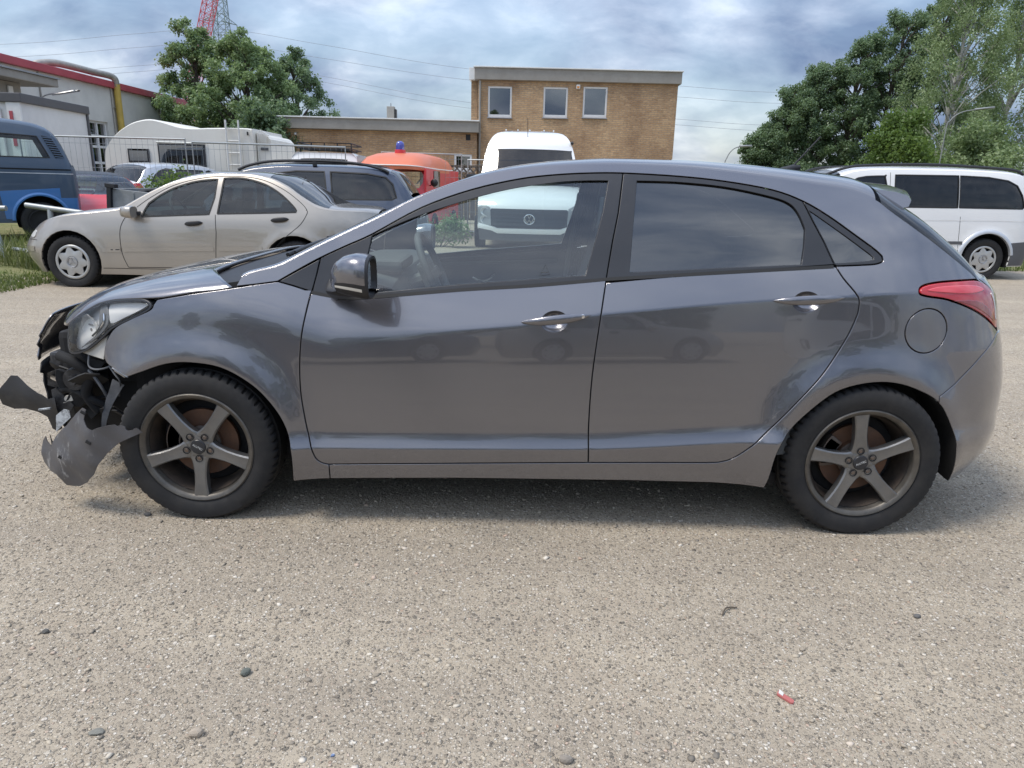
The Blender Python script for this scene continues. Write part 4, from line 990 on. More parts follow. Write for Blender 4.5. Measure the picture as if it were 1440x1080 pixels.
gF = [(.893, .862), (.925, .94), (.97, 1.02)]+crom([(.97, 1.02), (1.10, 1.115), (1.254, 1.199), (1.45, 1.268), (1.60, 1.298), (1.77, 1.315)], 3)[1:]+[(1.755, 1.1), (1.70, .906), (1.3, .885)]
gR = [(1.80, .916), (1.83, 1.15), (1.845, 1.328)]+crom([(1.845, 1.328), (2.02, 1.335), (2.18, 1.315), (2.378, 1.255), (2.56, 1.15), (2.70, 1.03), (2.745, .975)], 3)[1:]+[(2.74, .955), (2.3, .935)]
merc = vehicle('silver_saloon', 'silver four-door saloon with round plastic hub caps, parked behind the grey car', 'car', at_side(-4.115, 6.03, .862), R(0), SAL, SALT, 'silver_paint', .17, ((0, .31, .375), (2.715, .31, .375)),
  [(gF,), (gR,)], (.60, 1.30), (2.40, 3.12), (0, 2.715),
  lines=[crom([(.80, .95), (.70, .85), (.64, .73), (.625, .577), (.64, .40), (.69, .262)], 4), [(.69, .262), (1.75, .275)], [(1.776, .905), (1.785, .7), (1.765, .437), (1.75, .275)], crom([(2.86, .985), (2.875, .95), (2.80, .82), (2.65, .69), (2.50, .55), (2.42, .40)], 4), [(-.75, .545), (-.50, .560), (-.42, .555)], [(-.20, 1.0)]*2 if False else [(.39, .245), (2.33, .255)], crom([(.83, .97), (1.0, 1.095), (1.25, 1.232), (1.55, 1.318), (1.8, 1.347), (2.1, 1.350), (2.35, 1.308), (2.6, 1.20), (2.8, 1.06), (2.87, .985)], 4)],
  strip=[([(.40, .462), (.62, .470)], .055, 'silver_paint'), ([(.65, .472), (1.745, .505)], .05, 'silver_paint'), ([(1.79, .507), (2.33, .52)], .05, 'silver_paint'), ([(-.72, .44), (-.47, .45)], .06, 'silver_paint'), ([(.48, .466), (.53, .468)], .012, 'black_trim'), ([(.56, .469), (.61, .471)], .012, 'black_trim')],
  lamps=[(crom([(-.56, .60), (-.50, .665), (-.44, .66), (-.47, .585)], 3, True), 'lamp_clear', 'headlamp')], h=.06)
for hx, hz in ((1.52, .80), (2.55, .865)):
    for sd in (-1, 1):
        rows = []
        for s_ in np.linspace(-1, 1, 13):
            th = max(.003, .030*(1-abs(s_)**2.6)**.6); w = float(SAL.W(hx, hz))+.006+.022*(1-s_**4); rows.append([(hx+.11*s_, sd*(w+.4*th*math.cos(t)), hz+.01*s_+th*math.sin(t)) for t in np.linspace(0, 2*math.pi, 12, endpoint=False)])
        g = MB().grid(np.array(rows), True); n = len(g.v); g.f += [tuple(range(12)), tuple(range(n-12, n))]; g.build('door_handle', 'black_plastic', merc, True)
for sd in (-1, 1):
    rows = []
    for x, w, z, hy, hz in ((.70, .93, .91, .02, .03), (.74, .95, .915, .07, .055), (.80, .96, .92, .09, .07), (.86, .965, .92, .095, .07), (.875, .965, .92, .09, .065)):
        rows.append([(x, sd*(w+hy*np.sign(math.cos(t))*abs(math.cos(t))**.7), z+hz*np.sign(math.sin(t))*abs(math.sin(t))**.7) for t in np.linspace(0, 2*math.pi, 20, endpoint=False)])
    g = MB().grid(np.array(rows), True); n = len(g.v); g.f += [tuple(range(20)), tuple(range(n-20, n))]; mm = g.build('door_mirror', 'silver_paint', merc, True)
    MB().box((.83, sd*.85, .90), (.10, .12, .05), None, .015).build('mirror_foot', 'black_plastic', mm)
MB().box((1.05, 0, 1.19), (.03, .22, .06), None, .015).build('inner_mirror', 'lamp_white', merc)
MB().tube([(2.62, 0, 1.325), (2.655, 0, 1.37)], .004, 6).build('antenna', 'black_plastic', merc)

# ---------------- dark blue estate with roof rails
WAG = Surf(.86, zc=[(-.9, .72), (3.9, .78)], zb=[(-.9, .92), (3.9, 1.0)], low=[(-.9, .3), (3.9, .3)], knots=[('a', .12, .1), ('l', .1, 0.), ('c', -.05, -.08), ('c', .05, -.2), ('b', 0, -.34), ('a', 1.3, -.42), ('a', 1.55, -.7)],
  nose=[(.1, -.72), (.4, -.85), (.6, -.82), (.85, -.6), (1.2, -.4)], tail=[(.1, 3.75), (.5, 3.86), (.9, 3.83), (1.2, 3.72), (1.5, 3.55)], xa=.2, xb=2.6, nn=2.8, nt=4.5)
WAGT = Top(WAG, [(-.84, .62), (-.5, .80), (0, .88), (.5, .95), (.7, 1.03), (1.0, 1.21), (1.3, 1.36), (1.6, 1.43), (2.0, 1.46), (2.7, 1.46), (3.2, 1.44), (3.45, 1.38), (3.6, 1.22), (3.72, 1.05)], [(-.84, .66), (-.5, .85), (0, .95), (.5, 1.01), (.7, 1.09), (1.0, 1.27), (1.3, 1.42), (1.6, 1.49), (2.0, 1.515), (2.7, 1.51), (3.2, 1.49), (3.45, 1.44), (3.6, 1.29), (3.72, 1.10)], a=.07)
wagon = vehicle('blue_estate', 'dark blue estate car with black roof rails, behind the silver saloon', 'car', at_side(-4.05, 8.25, .86), 0, WAG, WAGT, 'dark_blue_paint', .18, ((0, .31, .37), (2.85, .31, .37)),
  [(crom([(.98, .97), (1.10, 1.10), (1.35, 1.26), (1.62, 1.35), (1.66, 1.35), (1.65, 1.0)], 2, True),), ([(1.75, 1.0), (1.78, 1.36), (2.1, 1.405), (2.50, 1.405), (2.56, 1.02)],), ([(2.64, 1.02), (2.58, 1.405), (3.1, 1.39), (3.36, 1.345), (3.46, 1.25), (3.52, 1.06), (3.45, 1.03)],)],
  (.55, 1.35), (3.42, 3.70), (0, 2.85), gm='dark_glass', lines=[[(1.70, 1.38), (1.70, .4)], [(2.60, 1.40), (2.62, .9), (2.4, .5)]], cab=False)
wagon.scale = (1.07, 1, 1.035); wagon.location.x -= .26
for sd in (-1, 1):
    rl = crom([(1.28, sd*.60, 1.40), (1.45, sd*.60, 1.47), (1.8, sd*.585, 1.535), (2.5, sd*.58, 1.550), (3.0, sd*.585, 1.520), (3.3, sd*.60, 1.455), (3.40, sd*.61, 1.41)], 5)
    rr_ = MB().tube(rl, .020, 8).build('roof_rail', 'black_plastic', wagon, True)
    MB().box((2.36, sd*.59, 1.505), (.06, .04, .07), None, .01).build('rail_foot', 'black_plastic', rr_)

# ---------------- white people carrier on the right
VIA = Surf(.945, zc=[(-.9, .80), (4.3, .86)], zb=[(-.9, 1.0), (4.3, 1.13)], low=[(-.9, .32), (4.3, .36)], knots=[('a', .14, .1), ('l', .02, 0.), ('c', -.05, -.05), ('c', .05, -.08), ('b', 0, -.10), ('a', 1.6, -.26), ('a', 1.8, -.5)],
  nose=[(.1, -.75), (.5, -.92), (.8, -.84), (1.1, -.6)], tail=[(.1, 4.02), (.6, 4.10), (1.1, 4.07), (1.6, 3.95), (1.9, 3.8)], xa=.2, xb=3.0, nn=3., nt=5., arches=((0, .34, .40), (3.2, .34, .40)), fl=.02)
VIAT = Top(VIA, [(-.88, .70), (-.6, .92), (-.2, 1.02), (.05, 1.12), (.4, 1.38), (.75, 1.585), (1.0, 1.665), (1.5, 1.70), (2.5, 1.705), (3.4, 1.68), (3.7, 1.63), (3.85, 1.5), (3.95, 1.3), (4.02, 1.1)], [(-.88, .75), (-.6, .99), (-.2, 1.10), (0., 1.20), (.3, 1.43), (.6, 1.62), (.9, 1.73), (1.3, 1.775), (2.5, 1.79), (3.4, 1.76), (3.7, 1.71), (3.85, 1.58), (3.95, 1.36), (4.02, 1.16)], a=.07)
via = vehicle('white_people_carrier', 'white people carrier with black side windows and grey lower body, right of the grey car', 'van', at_side(8.95-3.2, 9.21, .945), 0, VIA, VIAT, 'white_paint', .22, ((0, .34, .41), (3.2, .34, .41)),
  [(crom([(.62, 1.13), (.78, 1.38), (1.0, 1.565), (1.42, 1.605), (1.44, 1.585), (1.44, 1.13)], 3, True),), ([(1.60, 1.125), (1.60, 1.625), (2.62, 1.635), (2.64, 1.135)],), ([(2.665, 1.137), (2.645, 1.635), (3.1, 1.62), (3.42, 1.575), (3.58, 1.50), (3.68, 1.35), (3.74, 1.17), (3.70, 1.14)],)],
  (-.05, .72), (3.72, 3.98), (0, 3.2), gm='dark_glass', lines=[[(1.52, 1.66), (1.52, .6), (1.45, .32)], [(.55, 1.0), (.52, .35)], [(2.70, 1.0), (2.74, .4)]], strip=[([(.45, .545), (2.79, .585)], .05, 'bare_plastic'), ([(1.6, .93), (3.4, .955), (3.95, .945)], .012, 'white_paint')], wr=.335, rim=.21, cab=False)
for sd in (-1, 1):
    side_panel(VIA, [(3.60, .23), (4.03, .23), (4.085, .64), (3.58, .60), (3.61, .45)], 'bumper_cladding', 'bare_plastic', via, h=.05, off=.012, side=sd)
    MB().tube(crom([(.55, sd*.62, 1.60), (.85, sd*.68, 1.72), (1.2, sd*.69, 1.765), (2.2, sd*.70, 1.80), (3.2, sd*.69, 1.77), (3.6, sd*.68, 1.74), (3.75, sd*.66, 1.68)], 5), .022, 8).build('roof_rail', 'black_plastic', via, True)
for sd in (-1, 1):
    p = np.array([(3.2+.43*math.cos(t), .34+.43*math.sin(t)) for t in np.linspace(.15, math.pi-.1, 26)])
    rows = [np.stack([3.2+(p[:, 0]-3.2)*f, sd*(VIA.W(p[:, 0], p[:, 1])+o_), .34+(p[:, 1]-.34)*f], -1) for f, o_ in ((.93, -.02), (.945, .018), (1.0, .02), (1.07, .004), (1.09, -.01))]
    MB().grid(np.array(rows)).build('arch_trim', 'silver_car_paint', via, True)

# ---------------- blue rear-engined van on the left
T3S = Surf(.905, zc=[(-1., .95), (3.5, .95)], zb=[(-1., 1.15), (3.5, 1.15)], low=[(-1., .4), (3.5, .4)], knots=[('a', .2, .1), ('l', 0, .02), ('c', 0., -.02), ('b', 0, -.06), ('a', 1.25, -.16), ('a', 1.8, -.30), ('a', 1.95, -.5)],
  nose=[(.2, -1.0), (.8, -1.05), (1.2, -.85), (1.9, -.4)], tail=[(.2, 3.06), (.6, 3.10), (1.1, 3.09), (1.3, 3.04), (1.8, 2.86), (2., 2.7)], xa=-.3, xb=2.0, nn=3.5, nt=6.)
T3T = Top(T3S, [(-1.03, .95), (-.8, 1.2), (-.4, 1.7), (-.15, 1.83), (.5, 1.87), (2., 1.855), (2.5, 1.81), (2.72, 1.735), (2.85, 1.62), (2.93, 1.45), (3.02, 1.2)], [(-1.03, 1.0), (-.8, 1.27), (-.4, 1.78), (-.15, 1.90), (.5, 1.955), (2., 1.95), (2.5, 1.90), (2.75, 1.82), (2.88, 1.70), (2.96, 1.52), (3.02, 1.26)], a=.10)
t3 = vehicle('blue_van', 'dark blue panel van with a brighter blue wheel arch panel, left of the silver saloon', 'van', (-9.13, 8.69, .24), R(35), T3S, T3T, 'van_blue_paint', .30, ((0, .32, .38), (2.50, .36, .37)),
  [([(-.35, 1.22), (-.1, 1.66), (.55, 1.69), (.55, 1.22)],), ([(.75, 1.25), (.75, 1.69), (1.72, 1.69), (1.78, 1.25)],), ([(2.0, 1.335), (2.04, 1.69), (2.58, 1.665), (2.72, 1.335)], 'clear_glass')], (-.85, -.30), (2.74, 2.98), (0, 2.50), gm='dark_glass',
  strip=[([(-.95, 1.10), (3.03, 1.085)], .014, 'silver_car_paint'), ([(-.9, 1.16), (3.0, 1.15)], .02, 'dark_gap')], wstyle='dark', cab=False, wr=.32, tp=.18)
def t3_extra():
    ar = [(2.5+.372*math.cos(t), .36+.372*math.sin(t)) for t in np.linspace(math.pi+.05, -.05, 26)]
    side_panel(T3S, [(2.0, .36), (1.96, .80), (2.80, .86), (2.80, .70), (3.05, .70), (3.06, .38), (2.88, .35)]+ar[::-1][1:-1]+[(2.12, .35)], 'arch_panel', 'bright_blue_paint', t3, h=.06, off=.006)
    p = np.array(ar); rows = [np.stack([2.5+(p[:, 0]-2.5)*f, -(T3S.W(p[:, 0], p[:, 1])+o_), .36+(p[:, 1]-.36)*f], -1) for f, o_ in ((1.0, -.02), (1.0, .03), (1.06, .034), (1.14, .01))]
    MB().grid(np.array(rows)).build('wheel_arch_lip', 'bright_blue_paint', t3, True)
    vent = [(2.64, 1.685), (2.78, 1.655), (2.93, 1.34), (2.80, 1.33)]
    v = side_panel(T3S, vent, 'air_intake', 'dark_gap', t3, h=.05, off=.004)
    for i in range(9):
        f = (i+.5)/9; x0 = 2.645+(2.80-2.645)*f; x1 = 2.785+(2.925-2.785)*f; z = 1.675+(1.34-1.675)*f
        ribbon(T3S, [(x0, z), (x1, z-.01)], .016, 'slat', 'van_blue_paint', v, .016)
t3_extra()

# ---------------- silver hatchback seen from behind, red car, white off-roader: small shapes of the same construction
HAT = Surf(.85, zc=[(-.9, .75), (3.3, .85)], zb=[(-.9, .95), (3.3, 1.08)], low=[(-.9, .3), (3.3, .3)], knots=[('a', .15, .1), ('l', .1, 0.), ('c', -.05, -.06), ('c', .05, -.2), ('b', 0, -.3), ('a', 1.3, -.4), ('a', 1.6, -.7)],
  nose=[(.1, -.7), (.5, -.82), (.8, -.7), (1.1, -.5)], tail=[(.1, 3.2), (.5, 3.35), (.9, 3.33), (1.1, 3.28), (1.4, 3.1), (1.7, 2.9)], xa=.2, xb=2.4, nn=2.8, nt=4.5)
HATT = Top(HAT, [(-.80, .62), (-.4, .82), (.1, .94), (.4, 1.03), (.8, 1.27), (1.1, 1.40), (1.5, 1.48), (2.2, 1.49), (2.7, 1.46), (2.92, 1.38), (3.05, 1.22), (3.2, 1.05)], [(-.80, .66), (-.4, .88), (.1, 1.0), (.4, 1.10), (.8, 1.34), (1.1, 1.47), (1.5, 1.55), (2.2, 1.565), (2.7, 1.54), (2.92, 1.46), (3.05, 1.31), (3.2, 1.13)], a=.07)
HW = [(crom([(.70, 1.02), (.90, 1.20), (1.2, 1.36), (1.42, 1.40), (1.42, 1.02)], 2, True),), ([(1.5, 1.03), (1.5, 1.41), (2.2, 1.42), (2.25, 1.06)],), (crom([(2.33, 1.08), (2.30, 1.42), (2.62, 1.38), (2.85, 1.2), (2.80, 1.12)], 2, True),)]
hatL = [(crom([(3.06, .88), (3.10, 1.10), (3.18, 1.12), (3.26, 1.02), (3.28, .90), (3.18, .84)], 3, True), 'tail_red', 'tail_lamp'), (crom([(-.62, .70), (-.50, .79), (-.22, .82), (-.30, .74), (-.52, .66)], 3, True), 'lamp_clear', 'headlamp')]
vehicle('silver_hatchback', 'silver hatchback with red tail lamp and roof rails seen from behind through the mesh fence', 'car', (-5.75, 15.8, .05), R(180+62), HAT, HATT, 'silver_car_paint', .2, ((0, .31, .37), (2.6, .31, .37)), HW, (.32, 1.12), (2.86, 3.15), (0, 2.6), lamps=hatL, gm='dark_glass', lines=[[(1.46, 1.41), (1.46, .35)]], cab=False)
redc = vehicle('red_car', 'red car with oval headlamp peeping out between the blue van and the trailer', 'car', (-6.55, 11.2, .05), R(128), HAT, HATT, 'red_paint', .2, ((0, .31, .37), (2.6, .31, .37)), HW, (.32, 1.12), (2.86, 3.15), (0, 2.6), lamps=hatL, roofmat='black_trim', gm='car_glass', lines=[[(1.46, 1.41), (1.46, .35)]], cab=False)

redc.scale = (1, 1, .86)
# ---------------- front-facing vans: local -Y is the front, (x, z) the front view
class FSurf:
    def __init__(s, f): s.f = f
    def W(s, x, z): x, z = np.broadcast_arrays(np.asarray(x, float), np.asarray(z, float)); return s.f(x, z)
    N = Surf.N
def crafter():
    root = empty('white_delivery_van', (1.53, 12.5, 0), 0, 'white high-roofed delivery van facing the camera behind the grey car', 'van')
    prof = PC([(.2, .10), (.45, .14), (.62, .10), (.85, .06), (1.05, -.10), (1.18, -.30), (1.30, -.42), (2.05, -1.02), (2.2, -1.12), (2.36, -1.32), (2.44, -1.55), (2.48, -1.85)])
    F = FSurf(lambda x, z: prof(z)-.20*np.abs(x)**2.6)
    hw = lambda z: float(PC([(.2, .93), (.5, .985), (1.1, .985), (1.4, .965), (2.0, .88), (2.25, .80), (2.42, .66), (2.47, .52)])(z))
    zs = np.linspace(.42, 2.47, 40); out = [(hw(z), z) for z in zs]+[(-hw(z), z) for z in zs[::-1]]
    wsg = crom([(-.86, 1.34), (-.90, 1.42), (-.83, 2.0), (-.78, 2.055), (0, 2.07), (.78, 2.055), (.83, 2.0), (.90, 1.42), (.86, 1.34), (0, 1.31)], 3, True)
    fr = side_panel(F, out, 'front_shell', 'white_paint', root, [wsg], h=.07, ins=0, flange=.03)
    side_panel(F, wsg, 'windscreen', 'dark_glass', root, h=.08, off=-.006, ins=-.004, flange=0)
    gr = side_panel(F, [(-.99, .80), (-.75, .80), (-.72, .845), (.72, .845), (.75, .80), (.99, .80), (.97, .56), (.72, .50), (.60, .455), (-.60, .455), (-.72, .50), (-.97, .56)], 'grille', 'black_plastic', root, h=.06, off=.008)
    for z in (.52, .60, .68, .76):
        ribbon(F, [(-.66, z), (0, z), (.66, z)], .018, 'grille_bar', 'black_trim', gr, .024, h=.05)
    for s_ in (-1, 1):
        l = side_panel(F, [(s_*.72, .50), (s_*.985, .52), (s_*.985, .86), (s_*.86, .93), (s_*.74, .86)], 'headlamp', 'lamp_bezel', root, h=.04, off=.012)
        for zz in (.62, .78): MB().lathe([(0, .02), (.05, .01), (.075, -.012), (.08, -.01)], 24, c=(s_*.855, -float(F.W(s_*.855, zz))-.014, zz)).build('reflector', 'lamp_clear', l, True)
    side_panel(F, [(-.97, .44), (-.72, .40), (-.60, .345), (.60, .345), (.72, .40), (.97, .44), (.97, .55), (.72, .49), (.60, .445), (-.60, .445), (-.72, .49), (-.97, .55)], 'bumper_bar', 'white_paint', root, h=.06, off=.03)
    side_panel(F, [(-.95, .20), (.95, .20), (.97, .44), (.70, .40), (.60, .345), (-.60, .345), (-.70, .40), (-.97, .44)], 'lower_bumper', 'bare_plastic', root, h=.07, off=.03)
    # emblem: ring with a V over a W
    yb = -float(F.W(0., .64))-.03; e = MB().tube([(.098*math.cos(t), yb, .64+.098*math.sin(t)) for t in np.linspace(0, 2*math.pi, 40, endpoint=False)], .009, 6, closed=True)
    for a, c in (((-.034, .728), (0, .655)), ((.034, .728), (0, .655)), ((-.088, .675), (-.040, .556)), ((-.040, .556), (0, .640)), ((0, .640), (.040, .556)), ((.040, .556), (.088, .675))):
        d = Vector((c[0]-a[0], 0, c[1]-a[1])); m = Vector(((a[0]+c[0])/2, yb, (a[1]+c[1])/2)); e.box(m, (d.length+.008, .012, .016), Matrix.Rotation(-math.atan2(d.z, d.x), 3, 'Y'))
    e.build('front_emblem', 'chrome', root, True)
    # load box behind
    rows = []
    for y in (1.98, 2.3, 6.2):
        sc = 1 if y > 2.2 else .975; rows.append([(x*sc, y, z-(1-sc)*2) for x, z in [(hw(z), z) for z in np.linspace(.35, 2.2, 14)]+crom([(.80, 2.22), (.66, 2.44), (.4, 2.52), (-.4, 2.52), (-.66, 2.44), (-.80, 2.22)], 4)+[(-hw(z), z) for z in np.linspace(2.2, .35, 14)]])
    MB().grid(np.array(rows)).build('load_box', 'white_paint', root, True)
    MB().grid(np.array([[(s_*hw(z), -float(F.W(hw(z), z))+.01, z) for z in np.linspace(.42, 2.3, 16)]+[(s_*hw(z), 1.05, z) for z in np.linspace(2.3, .42, 16)] for s_ in (-1, 1)])[:, :16]).build('nose_link', 'cavity', root) if False else None
    for s_ in (-1, 1):
        zz = np.linspace(.42, 2.46, 24); rows = [[(s_*hw(z), -float(F.W(hw(z), z)), z) for z in zz], [(s_*hw(z), 1.99, z) for z in zz]]
        MB().grid(np.array(rows)).build('cab_side', 'white_paint', root, True)
        mr = MB().box((s_*1.13, .42, 1.35), (.20, .10, .34), None, .03).build('door_mirror', 'black_plastic', root, True); MB().box((s_*1.02, .44, 1.25), (.12, .04, .05)).build('mirror_arm', 'black_plastic', mr)
        plain_wheel(root, (s_*.86, .75, .34), .34, .2, 'steel', -1).rotation_euler = (0, 0, R(-90)*s_)
    a_ = MB().lathe([(0, -.02), (.022, -.01), (.03, .03), (.0, .09)], 12, 'z', c=(-.05, 1.28, 2.26)).build('roof_antenna', 'black_plastic', root, True)
    MB().tube([(-.05, 1.28, 2.3), (-.06, 1.30, 2.72)], .006, 6).build('antenna_rod', 'black_plastic', a_)
    for x in (-.5, -.25, 0, .3, .5): MB().box((x, 2.2, 2.53), (.03, .1, .03), None, .008).build('roof_bolt', 'white_paint', root)
    MB().lathe([(0, 0), (.03, .01), (.035, .06), (0, .07)], 12, 'x', c=(.80, 1.2, 2.22)).build('marker_lamp', 'black_plastic', root, True)
    MB().box((0, .95, 1.12), (1.6, .5, .2), None, .06).build('dashboard', 'dark_interior', root)
crafter(); bpy.data.objects['white_delivery_van'].scale = (1.09, 1, 1)

def ambulance():
    root = empty('orange_rescue_bus', (-1.64, 14.0, 0), R(-6), 'old orange and red bus with blue beacon on its domed roof', 'van')
    prof = PC([(.3, .0), (.9, .03), (1.15, -.05), (1.75, -.40)])
    F = FSurf(lambda x, z: prof(z)-.14*np.abs(x)**2.4)
    side_panel(F, crom([(-.80, .35), (-.84, .9), (-.82, 1.2), (-.74, 1.68), (0, 1.74), (.74, 1.68), (.82, 1.2), (.84, .9), (.80, .35)], 3)+[(0, .33)], 'front_shell', 'red_paint', root, [crom([(-.68, 1.20), (-.66, 1.60), (0, 1.66), (.66, 1.60), (.68, 1.20), (0, 1.16)], 3, True)], h=.08, ins=0, flange=.03)
    side_panel(F, crom([(-.68, 1.20), (-.66, 1.60), (0, 1.66), (.66, 1.60), (.68, 1.20), (0, 1.16)], 3, True), 'windscreen', 'clear_glass', root, h=.1, off=-.01, ins=-.004, flange=0)
    rows = []
    for f, z in ((1.0, 1.60), (1.0, 1.68), (.97, 1.76), (.88, 1.86), (.70, 1.95), (.45, 2.00), (.05, 2.02)):
        rows.append([(.86*f*np.sign(math.cos(t))*abs(math.cos(t))**.55, 2.05+(2.15*f-(.25*(1.0-f)))*np.sign(math.sin(t))*abs(math.sin(t))**.5+(-.10 if z < 1.7 else 0), z-(.05*abs(math.cos(t))**3 if f > .9 else 0)) for t in np.linspace(0, 2*math.pi, 48, endpoint=False)])
    rf = MB().grid(np.array(rows), True).build('roof', 'orange_paint', root, True)
    MB().tube([(p[0]*1.005, p[1], p[2]) for p in rows[1]], .014, 6, closed=True).build('rain_gutter', 'warning_white', rf, True)
    for s_ in (-1, 1):
        MB().box((s_*.83, 2.1, 1.0), (.05, 4.0, 1.25), None, .02).build('body_side', 'red_paint', root)
        MB().box((s_*.862, 1.2, 1.4), (.01, .7, .38), None, .004).build('side_window', 'dark_glass', root)
        m = MB().lathe([(0, -.03), (.06, -.02), (.085, .0), (.085, .02), (0, .03)], 20, c=(s_*.98, .35, 1.32)).build('door_mirror', 'black_plastic', root, True)
        MB().tube([(s_*.84, .45, 1.25), (s_*.98, .37, 1.30)], .012, 6).build('mirror_arm', 'black_plastic', m)
        for x_, y_ in ((s_*.72, .9), (s_*.72, 3.3)): plain_wheel(root, (x_, y_, .31), .315, .18, 'steel').rotation_euler = (0, 0, R(-90)*s_)
    b = MB().lathe([(.13, 0), (.125, .08), (.11, .085), (.0, .085)], 24, 'z', c=(0.04, .95, 1.965)).build('beacon_base', 'red_paint', root, True)
    MB().lathe([(.10, .085), (.10, .17), (.085, .24), (.05, .27), (0, .28)], 24, 'z', c=(.04, .95, 1.965)).build('blue_beacon', 'beacon_blue', b, True)
b_ = NB('beacon_blue'); b_.done(b_.bsdf(b_.mix(b_.noise(6), (.03, .035, .25), (.05, .06, .38)), .2, 0., Coat_Weight=1.))
ambulance()

def offroader():
    root = empty('white_off_roader', (-3.25, 14.6, .06), R(4), 'white off-roader with black roof rack, behind the blue estate', 'car')
    prof = PC([(.4, 0), (1.15, .02), (1.3, -.02), (1.85, -.22)]); F = FSurf(lambda x, z: prof(z)-.10*np.abs(x)**3)
    g = crom([(-.50, 1.25), (-.52, 1.66), (-.46, 1.74), (.46, 1.74), (.52, 1.66), (.50, 1.25)], 3, True)
    side_panel(F, [(-.84, .4), (.84, .4), (.86, 1.1), (.74, 1.80), (.66, 1.88), (-.66, 1.88), (-.74, 1.80), (-.86, 1.1)], 'rear_shell', 'white_paint', root, [g], h=.08, ins=0, flange=.04); side_panel(F, g, 'rear_window', 'dark_glass', root, h=.1, off=-.008, flange=0)
    rows = [[(x, y, z) for x, z in ((-.86, .45), (-.86, 1.1), (-.74, 1.78), (-.64, 1.89), (0, 1.915), (.64, 1.89), (.74, 1.78), (.86, 1.1), (.86, .45))] for y in (.22, 3.2)]
    MB().grid(np.array(rows)).build('body', 'white_paint', root, True)
    rk = MB(); 
    for z in (1.98, 2.10): rk.tube([(-.62, .3, z), (.62, .3, z), (.62, 2.0, z), (-.62, 2.0, z)], .018, 6, closed=True)
    for x in (-.62, -.3, 0, .3, .62): rk.tube([(x, .3, 1.98), (x, .3, 2.10)], .016, 6); rk.tube([(x, .3, 1.98), (x, 2.0, 1.98)], .012, 6)
    for x in (-.6, .6): rk.tube([(x, .5, 1.86), (x, .5, 1.98)], .02, 6)
    rk.build('roof_rack', 'black_plastic', root, True); MB().box((0, 1.1, 1.955), (1.1, 1.4, .03)).build('rack_floor', 'black_plastic', root)
    for s_ in (-1, 1):
        for y_ in (.7, 2.8): plain_wheel(root, (s_*.75, y_, .33), .34, .2, 'steel').rotation_euler = (0, 0, R(-90)*s_)
offroader()

# ================================================================== buildings
def brick_mat(name, c1, c2, mortar, axis='xz', scale=1.):
    b = NB(name); sp = b.n('SeparateXYZ', {0: b.co()})
    cb = b.n('CombineXYZ', {0: sp.outputs[0] if axis[0] == 'x' else sp.outputs[1], 1: sp.outputs[2], 2: 0.})
    br = b.n('TexBrick', {'Vector': cb.outputs[0], 'Color1': c1, 'Color2': c2, 'Mortar': mortar, 'Scale': 1., 'Mortar Size': .010, 'Mortar Smooth': .2, 'Bias': .0, 'Brick Width': .25, 'Row Height': .078})
    pv = b.ramp(b.vor(9., b.mapv((4.0*.35, 1, 12.8*.35))), [(0., .72), (1., 1.15)])
    st = b.ramp(b.noise(.55, 6, .65, b.mapv((1, 1, .6))), [(.36, (.62, .56, .54)), (.62, (1.06, 1.03, 1.0))])
    c = b.mix(1., br.outputs[0], pv, 'MULTIPLY'); c = b.mix(.85, c, st, 'MULTIPLY')
    nm = b.bump(b.math('SUBTRACT', 1., br.outputs['Fac']), .5, .01)
    return b.done(b.bsdf(c, .9, 0., nm))
brick_mat('yellow_brick', (.57, .395, .225), (.46, .30, .165), (.37, .30, .225))
dirt_mat('fascia_concrete', (.33, .315, .285), (.24, .225, .20), .85, scale=1.6, lo=.3, hi=.75)
dirt_mat('render_wall', (.66, .65, .61), (.48, .47, .44), .9, scale=.7, lo=.35, hi=.8, bump=.1)
simple('white_frame', (.72, .72, .71), .4); simple('roof_edge_white', (.68, .69, .68), .5)
simple('red_trim', (.42, .075, .095), .5, var=.25, scale=2); simple('pipe_yellow', (.52, .37, .08), .55, var=.35, scale=3); simple('pipe_metal', (.36, .34, .30), .45, .4, var=.4, scale=6)
glass('pane', (.10, .12, .14), 2.9, dust=.03); simple('roller_blind', (.50, .53, .58), .8)
dirt_mat('old_wood', (.085, .065, .05), (.15, .125, .10), .85, scale=8)
dirt_mat('tarp_grey', (.30, .31, .31), (.20, .205, .20), .6, scale=5)

def wall_with_openings(name, x0, x1, z0, z1, y, thick, openings, mat, parent):
    """front wall in the XZ plane with real openings"""
    xs = sorted({x0, x1, *[o[0] for o in openings], *[o[1] for o in openings]}); zs = sorted({z0, z1, *[o[2] for o in openings], *[o[3] for o in openings]})
    m = MB()
    for i in range(len(xs)-1):
        for j in range(len(zs)-1):
            cx, cz = (xs[i]+xs[i+1])/2, (zs[j]+zs[j+1])/2
            if any(o[0] < cx < o[1] and o[2] < cz < o[3] for o in openings): continue
            m.add([(xs[i], y, zs[j]), (xs[i+1], y, zs[j]), (xs[i+1], y, zs[j+1]), (xs[i], y, zs[j+1])], [(0, 1, 2, 3)])
    for o in openings:
        for a, b in (((o[0], o[2]), (o[1], o[2])), ((o[1], o[2]), (o[1], o[3])), ((o[1], o[3]), (o[0], o[3])), ((o[0], o[3]), (o[0], o[2]))):
            m.add([(a[0], y, a[1]), (b[0], y, b[1]), (b[0], y+thick, b[1]), (a[0], y+thick, a[1])], [(0, 1, 2, 3)])
    return m.build(name, mat, parent, False, fix=False)
